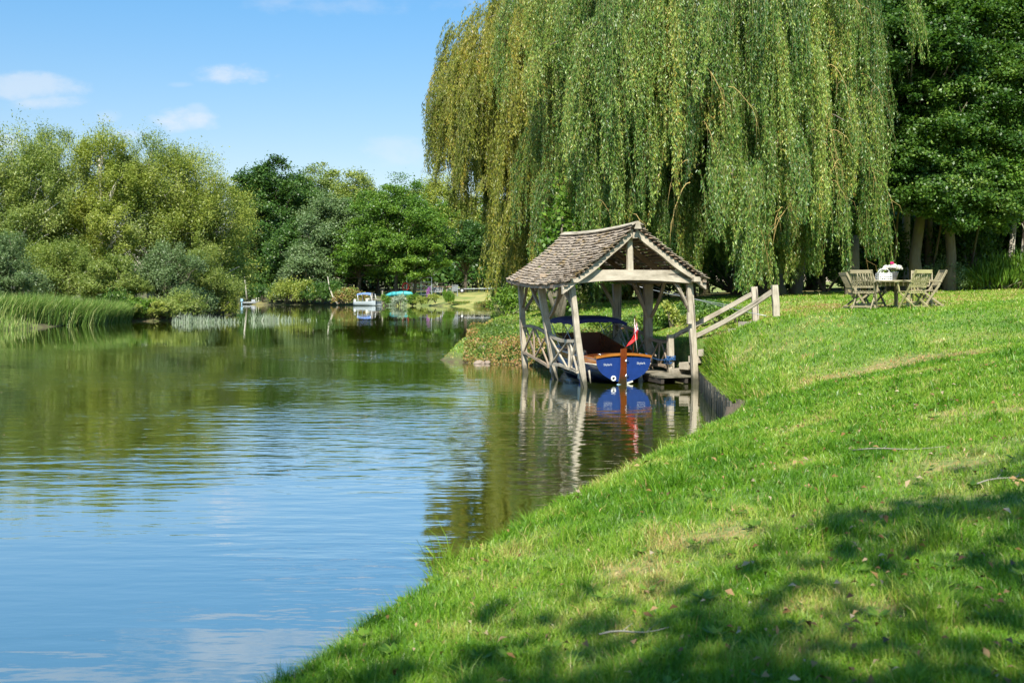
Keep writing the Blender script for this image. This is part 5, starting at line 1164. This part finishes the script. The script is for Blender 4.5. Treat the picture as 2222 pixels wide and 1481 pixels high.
for x in (-1.5, -.5, .5, 1.5): mb = MB(); mb.box((x, 0, .7), (.35, .5, 1.4)); mb.build('leg', M['oakb'], ft)
tl = place('boat_trailer', 1030, 628, 186, 0, 'empty galvanised boat trailer parked under the far trees', 'trailer')
mb = MB(); mb.beam((-4.5, -.5, .75), (3.8, 0, .85), .12, .14); mb.beam((-4.5, .5, .75), (3.8, 0, .85), .12, .14); mb.beam((-2.2, -.9, .6), (-2.2, .9, .6), .1, .1); mb.build('frame', M['grey'], tl)
for y in (-.95, .95): mb = MB(); mb.tube([(-2.2 + .33 * math.cos(a), y, .5 + .33 * math.sin(a)) for a in [2 * math.pi * k / 14 for k in range(15)]], .13, 6); w_ = mb.build('wheel', M['black'], tl); mb = MB(); mb.tube([(-2.2, y - .05, .5), (-2.2, y + .05, .5)], .2, 12); mb.build('rim', M['white'], w_)
mb = MB(); mb.tube([(3.8, 0, .85), (3.8, 0, 2.0)], .06, 6); mb.build('winch_post', M['grey'], tl)
fn = empty('post_and_rail_fence', (0, 200, 0), 0, 'dark post-and-rail fence behind the far lawn', 'fence')
mb = MB(); zf = gz(-15, 200)
for z in (.55, 1.05, 1.55): mb.beam((-42, 0, zf + z), (2, 0, zf + z), .05, .14)
mb.build('rail', M['dark'], fn)
for k in range(20): mb = MB(); mb.beam((-42 + k * 2.3, 0, zf - .3), (-42 + k * 2.3, 0, zf + 1.8), .16, .14, up=(0, 1, 0)); mb.build('post', M['dark'], fn)

# ---------------------------------------------------------------- reeds, sedge, bank weeds
def blades(name, X, Y, Z, H, Wd, lean, mname, tint, bend=.35, **tg):
    """three-point grass blades"""
    n = len(X); az_ = rng.uniform(0, 2 * math.pi, n); B = np.stack([X, Y, Z], 1)
    sdv = np.stack([np.cos(az_), np.sin(az_), np.zeros(n)], 1) * (Wd / 2)[:, None]
    ln = lean + rng.normal(size=(n, 3)) * np.array([bend, bend, 0]) * .6
    m1 = B + (np.array([0, 0, .55]) + ln * .35) * H[:, None]; tp = B + (np.array([0, 0, 1.0]) * (1 - .25 * np.linalg.norm(ln, axis=1, keepdims=True)) + ln) * H[:, None]
    V = np.stack([B - sdv, B + sdv, m1 + sdv * .8, m1 - sdv * .8, tp], 1).reshape(-1, 3); b0 = np.arange(n) * 5
    F1 = np.stack([b0, b0 + 1, b0 + 2, b0 + 3], 1); F2 = np.stack([b0 + 3, b0 + 2, b0 + 4], 1)
    # store tips as triangles by making degenerate-free mixed mesh
    me = bpy.data.meshes.new(name); me.vertices.add(len(V)); me.vertices.foreach_set('co', V.astype('f').ravel())
    li = np.concatenate([F1.ravel(), F2.ravel()]).astype('i'); me.loops.add(len(li)); me.loops.foreach_set('vertex_index', li)
    me.polygons.add(2 * n); me.polygons.foreach_set('loop_start', np.concatenate([np.arange(n) * 4, 4 * n + np.arange(n) * 3]).astype('i')); me.polygons.foreach_set('loop_total', np.concatenate([np.full(n, 4), np.full(n, 3)]).astype('i'))
    a = me.attributes.new('tint', 'FLOAT', 'FACE'); a.data.foreach_set('value', np.concatenate([tint, np.clip(tint + .04, 0, 1)]).astype('f'))
    me.update(calc_edges=True); me.materials.append(M[mname]); o = bpy.data.objects.new(name, me); COL.objects.link(o)
    return tag(o, kind='stuff', **tg)
n = 9000; u_ = rng.random(n); x = -33.5 + 5.6 * u_ + rng.normal(0, .25, n); y = 68 + 12.5 * u_ + rng.normal(0, 1.0, n)
X = x; Y = np.clip(y, 66, 81); X = np.where(X > -29.2, -29.2 - rng.random(n) * 1.0, X); 
blades('reeds', X, Y, np.maximum(hz(X, Y), -.1), rng.uniform(1.0, 2.3, n) * (.72 + .25 * np.sin(u_ * 3.14)), rng.uniform(.035, .06, n), np.array([.22, 0, 0]), 'reed', np.clip(rng.normal(.5, .28, n), 0, 1), label='tall green reed bed leaning over the water on the left bank', cat='reeds')
n = 1500; X = rng.uniform(-36, -30.5, n); Y = rng.uniform(62, 68, n); blades('bank_grass', X, Y, np.maximum(hz(X, Y), 0), rng.uniform(.3, .8, n), rng.uniform(.03, .06, n), np.array([.1, 0, 0]), 'reed', rng.uniform(.4, 1, n), label='short matted grass at the foot of the reed bed', cat='grass')
for (x0, x1, y0, n, h_, lab) in ((-25.5, -20.3, 79.5, 620, .62, 'pale sedge standing in the water below the left bank bushes'), (-20.8, -17.2, 84, 420, .62, 'smaller pale sedge clump standing out in open water'), (-17.2, -15.6, 84.5, 26, .35, 'last scattered sedge stems right of the smaller clump')):
    u_ = rng.beta(1.2, 1.6, n); X = x0 + (x1 - x0) * u_; Y = y0 + rng.normal(0, .5, n)
    blades('sedge', X, Y, np.full(n, -.1), h_ * rng.uniform(.4, 1.7, n) * (1 - .45 * u_), rng.uniform(.025, .045, n), np.array([.05, 0, 0]), 'sedge', rng.random(n), label=lab, cat='sedge')
# weeds on the river-side spit, tufts along the wall
n = 52000; X = rng.uniform(-1.7, 4.2, n); Y = rng.uniform(33.8, 42, n); s_ = sdist(NEAR, np.stack([X, Y], 1)); k_ = (s_ > -.05) & (s_ < .3 + 2.6 * rng.random(n) ** 1.5); X, Y = X[k_], Y[k_]; s_ = s_[k_]; n = len(X)
C_ = np.stack([X, Y, hz(X, Y) + rng.uniform(.02, .34, n) * (.4 + vnoise(X, Y, 2.)) * np.clip(s_ * 3 + .4, .4, 1)], 1); sz = rng.uniform(.05, .12, n); V, Fq = rhombi(C_, rdir(n) + [0, 0, .6], rdir(n) + [0, -.5, .5], sz, sz * .45, .1)
tt_ = np.clip((.18 + .52 * sstep(.45, .7, vnoise(X, Y, 1.15) + .12 * (1.2 - s_)) + rng.normal(0, .16, n)), 0, 1) * np.where(s_ > 1.2, .5, 1)
tag(raw('bank_weeds', V, Fq, M['weed'], None, {'tint': ('FACE', tt_)}), 'tangle of green and rusty brown weeds on the river-side spit', 'weeds', kind='stuff')
n = 30000; X = rng.uniform(-.5, 7, n); Y = rng.uniform(33.5, 38.5, n); s_ = sdist(NEAR, np.stack([X, Y], 1)); k_ = (s_ > .1) & (vnoise(X, Y, .8) + .25 * vnoise(X, Y, 3.) > .42) & (Y < 36 + .25 * X); X, Y = X[k_], Y[k_]; n = len(X)
C_ = np.stack([X, Y, hz(X, Y) + rng.uniform(.02, .16, n)], 1); sz = rng.uniform(.05, .11, n); V, Fq = rhombi(C_, rdir(n) + [0, 0, .2], rdir(n) * .8 + [0, -.6, .6], sz, sz * .75, .1)
tag(raw('ground_cover', V, Fq, M['oakleaf'], None, {'tint': ('FACE', np.clip(rng.normal(.5, .22, n), 0, 1))}), 'dark ivy-like ground cover on the bank behind the boathouse', 'ground cover', kind='stuff')
n = 7000; u_ = rng.random(n); idx = u_ * (len(WL) - 1.001); i0 = idx.astype(int); fr = idx - i0; WLa = np.array(WL); X = WLa[i0, 0] * (1 - fr) + WLa[i0 + 1, 0] * fr + np.abs(rng.normal(.12, .22, n)); Y = WLa[i0, 1] * (1 - fr) + WLa[i0 + 1, 1] * fr + rng.normal(0, .1, n)
blades('tufted_edge', X, Y, np.maximum(hz(X, Y), .45), rng.uniform(.08, .26, n), rng.uniform(.010, .02, n), np.array([-.4, -.1, -.2]), 'grass', np.clip(rng.normal(.45, .22, n), 0, 1), label='long straggling grass hanging over the timber wall', cat='grass')
random.seed(4)
for k, (px, py, r_, lab) in enumerate(((1046, 762, .16, 'upper pale stone on the spit'), (1050, 776, .2, 'pinkish pale stone at the water on the spit'), (1058, 781, .17, 'small pinkish stone at the waterline'), (1040, 781, .2, 'brown flat stone at the waterline of the spit'), (1093, 777, .24, 'brown rounded stone left of the far river-side post'))):
    d = (CZ - .12) * F / (py - HY) if py > 770 else 36.9; p = at(px, py, d); mb = MB(); mb.lathe([(.02, -.7), (.6, -.55), (.95, -.1), (.8, .35), (.4, .62), (.02, .7)], n=9, smooth=False); o = mb.build('stone', M['stone'], None)
    for v in o.data.vertices: v.co *= random.uniform(.8, 1.15)
    o.scale = (r_, r_ * .8, r_ * .7); o.rotation_euler = (0, 0, k); o.location = (p[0], p[1], max(gz(p[0], p[1]), 0) + r_ * .1); tag(o, lab, 'stone')

# ---------------------------------------------------------------- lawn grass and fallen leaves
def lawn(n, dmin, dmax, pw, thmin=-34, thmax=42):
    u_ = rng.random(n)
    if pw == 2: d = 1 / (1 / dmin + u_ * (1 / dmax - 1 / dmin))
    else: d = dmin * (dmax / dmin) ** u_
    th = np.tan(np.radians(rng.uniform(thmin, thmax, n))); X = d * th; Y = d
    s_ = sdist(NEAR, np.stack([X, Y], 1)); ok = s_ > .02; X, Y, s_ = X[ok], Y[ok], s_[ok]; Z = hz(X, Y)
    inl = (Y > 34) & (X > 2) ; ok = (Z > .12) & ~((Y > 46.5) & (X > 4)); return X[ok], Y[ok], Z[ok], s_[ok]
A1 = lawn(650000, 2.6, 48, 2); A2 = lawn(560000, 9, 48, 1)
X, Y, Z, s_ = [np.concatenate([a, b]) for a, b in zip(A1, A2)]
pth = (np.abs(Y - (27.0 + .42 * (X - 6.5))) < .42) & (X > 6.4) & (X < 10.5); stp = (sdist(np.array([(4.6, 28.0), (5.3, 29.2), (6.7, 27.7), (6.1, 26.7)]), np.stack([X, Y], 1)) > 0)
ok = ~(pth | stp) & ~((dryness(X, Y) > .55) & (rng.random(len(X)) < .55)); X, Y, Z, s_ = X[ok], Y[ok], Z[ok], s_[ok]; n = len(X)
print('blades', n)
edge = np.exp(-(s_ / .30) ** 2) * (Y < 19); tuft = vnoise(X, Y, 5.5) * .6 + vnoise(X, Y, 13.) * .4
dr = dryness(X, Y); slope = sstep(17, 19, Y) * (1 - sstep(26, 27, Y)) * np.exp(-((s_ - .6) / 1.1) ** 2)
H = (.034 + .085 * tuft ** 1.6) * rng.uniform(.6, 1.5, n) * (1 + 1.3 * edge + 1.2 * slope) + .07 * edge * rng.random(n) ** 3 + .05 * edge * rng.random(n) + .28 * edge * (rng.random(n) < .035) * rng.random(n)
cs = sstep(.66, .80, vnoise(X, Y, 2.1) * .6 + vnoise(X, Y, 7.) * .4); H *= (1 + 1.1 * cs) * (1 - .45 * np.clip(dr, 0, 1)); H *= 1 + .20 * sstep(12, 40, Y); H = H * (1 - .35 * sstep(14, 20, Y)) + .02 * sstep(14, 20, Y)
Wd = np.maximum(.0030, .00060 * Y) * rng.uniform(.7, 1.4, n) * np.where(rng.random(n) < .08, 1.9, 1)
ln = np.array([.05, .02, 0]) + np.zeros((n, 3)); ln[:, 0] -= .18 * edge
ti = .34 + .30 * (vnoise(X, Y, .7) - .5) + .40 * (vnoise(X, Y, 2.9) - .5) + .25 * (vnoise(X, Y, 9.) - .5) + rng.normal(0, .11, n) + .62 * np.clip(dr, 0, 1) * rng.uniform(.5, 1.1, n) + .10 * edge - .04 + .11 * sstep(15, 22, Y) + .20 * sstep(26, 31, Y) * vnoise(X, Y, .9)
ti = np.where(rng.random(n) < .025, rng.uniform(.8, .95, n), ti)
blades('lawn_grass', X, Y, Z - .004, H, Wd, ln, 'grass', np.clip(ti, 0, 1), bend=.9, label='mown lawn grass on the near bank', cat='grass')
n = 3400; X, Y, Z, s_ = lawn(n, 3.2, 24, 1, -20, 34); n = len(X); k_ = rng.random(n) < np.where(X > .2 * Y, 1, .35); X, Y, Z = X[k_], Y[k_], Z[k_]; n = len(X)
a = np.stack([X, Y, Z + .035 + rng.uniform(0, .035, n)], 1); sz = rng.uniform(.018, .07, n) * np.where(Y > 9, 1.1, 1.); V, Fq = rhombi(a, rdir(n) * [1, 1, .35], rdir(n) * .8 + [0, 0, 1.], sz, sz * rng.uniform(.3, .55, n), .55)
tag(raw('leaf_litter', V, Fq, M['litter'], None, {'tint': ('FACE', rng.random(n))}), 'scattered dry fallen leaves on the lawn', 'fallen leaves', kind='stuff')
wr = 420; X, Y, Z, s_ = lawn(wr, 3.5, 30, 1, -15, 34); CCs = []; DDs = []; NNs = []; SSs = []
for x, y, z in zip(X, Y, Z):
    r0_ = rng.uniform(.03, .075)
    for q in range(rng.integers(5, 10)):
        a = rng.uniform(0, 6.28); d_ = np.array([math.cos(a), math.sin(a), .35]); CCs.append(np.array([x, y, z + .03]) + d_ * r0_ * .6); DDs.append(d_); NNs.append(np.array([-math.cos(a) * .3, -math.sin(a) * .3, 1.])); SSs.append(r0_)
SSs = np.array(SSs); V, Fq = rhombi(np.array(CCs), np.array(DDs), np.array(NNs), SSs * 1.2, SSs * .55, -.15)
tag(raw('lawn_weeds', V, Fq, M['greenleaf'], None, {'tint': ('FACE', rng.uniform(.1, .75, len(SSs)))}), 'flat broad-leaved weeds scattered through the turf', 'weeds', kind='stuff')
n = 1500; Y = 14 * (70 / 14) ** rng.random(n); X = Y * np.tan(np.radians(rng.uniform(-28, 14, n))); k_ = (hz(X, Y) < -.05) & (vnoise(X, Y, .5) + .3 * rng.random(n) > .55); X, Y = X[k_], Y[k_]; n = len(X)
sz = rng.uniform(.02, .06, n); V, Fq = rhombi(np.stack([X, Y, np.full(n, .006)], 1), rdir(n) * [1, 1, .05], rdir(n) * .15 + [0, 0, 1.], sz, sz * .4, .0)
tag(raw('floating_leaves', V, Fq, M['litter'], None, {'tint': ('FACE', rng.uniform(.4, 1, n))}), 'small yellow leaves floating on the river', 'floating leaves', kind='stuff')
n = 3800; X = rng.uniform(5.2, 12, n); Y = rng.normal(28.6, .9, n) + .2 * (X - 7); a = np.stack([X, Y, hz(X, Y) + .035], 1); sz = rng.uniform(.03, .07, n); V, Fq = rhombi(a, rdir(n) * [1, 1, .3], rdir(n) * .6 + [0, 0, 1.], sz, sz * .45, .2)
tag(raw('leaf_drift', V, Fq, M['litter'], None, {'tint': ('FACE', rng.uniform(.3, 1, n))}), 'drift of brown willow leaves along the path by the table', 'fallen leaves', kind='stuff')
for k, (px, py, px2, py2, z_, lab) in enumerate(((2120, 1047, 2250, 1020, 1.2, 'long pale twig lying on the lawn at the right edge'), (1300, 1373, 1452, 1360, .85, 'thin bare twig lying in the shaded grass near the water'), (1850, 975, 2050, 968, 1.2, 'faint straw-coloured twig across the sunny lawn'))):
    pts = []
    for q in np.linspace(0, 1, 7):
        px_ = px + (px2 - px) * q; py_ = py + (py2 - py) * q; d = 5.
        for _ in range(25): d = (CZ - gz((px_ - CX) * d / F, d) - .05) * F / (py_ - HY)
        pts.append(((px_ - CX) * d / F, d, gz((px_ - CX) * d / F, d) + .045 + .01 * math.sin(q * 7)))
    o0 = Vector(pts[0]); mb = MB(); mb.tube([Vector(p) - o0 for p in pts], [.006, .006, .005, .005, .004, .003, .002], 5)
    for q in (2, 4): mb.tube([Vector(pts[q]) - o0, Vector(pts[q]) - o0 + Vector((.06, .08, .015))], [.003, .0015], 4)
    o = mb.build('fallen_twig', M['rope'], None); o.location = o0; tag(o, lab, 'twig')

# trees behind the photographer, which shade the near lawn
tree('shade_tree', 'tall tree on the near lawn behind the viewpoint shading the grass', 'tree', 4.2, -3.5, 12.6, 3.7, 5.4, 3600, .24, 'greenleaf', seed=301, lobes=10, r0=.12, lobe_r=.30, ry=2.3)
tree('shade_tree', 'second tall tree behind the viewpoint nearer the water', 'tree', -.2, -4.6, 11.2, 2.6, 5.4, 1000, .24, 'greenleaf', seed=302, lobes=7, r0=.10, lobe_r=.30, ry=1.7)
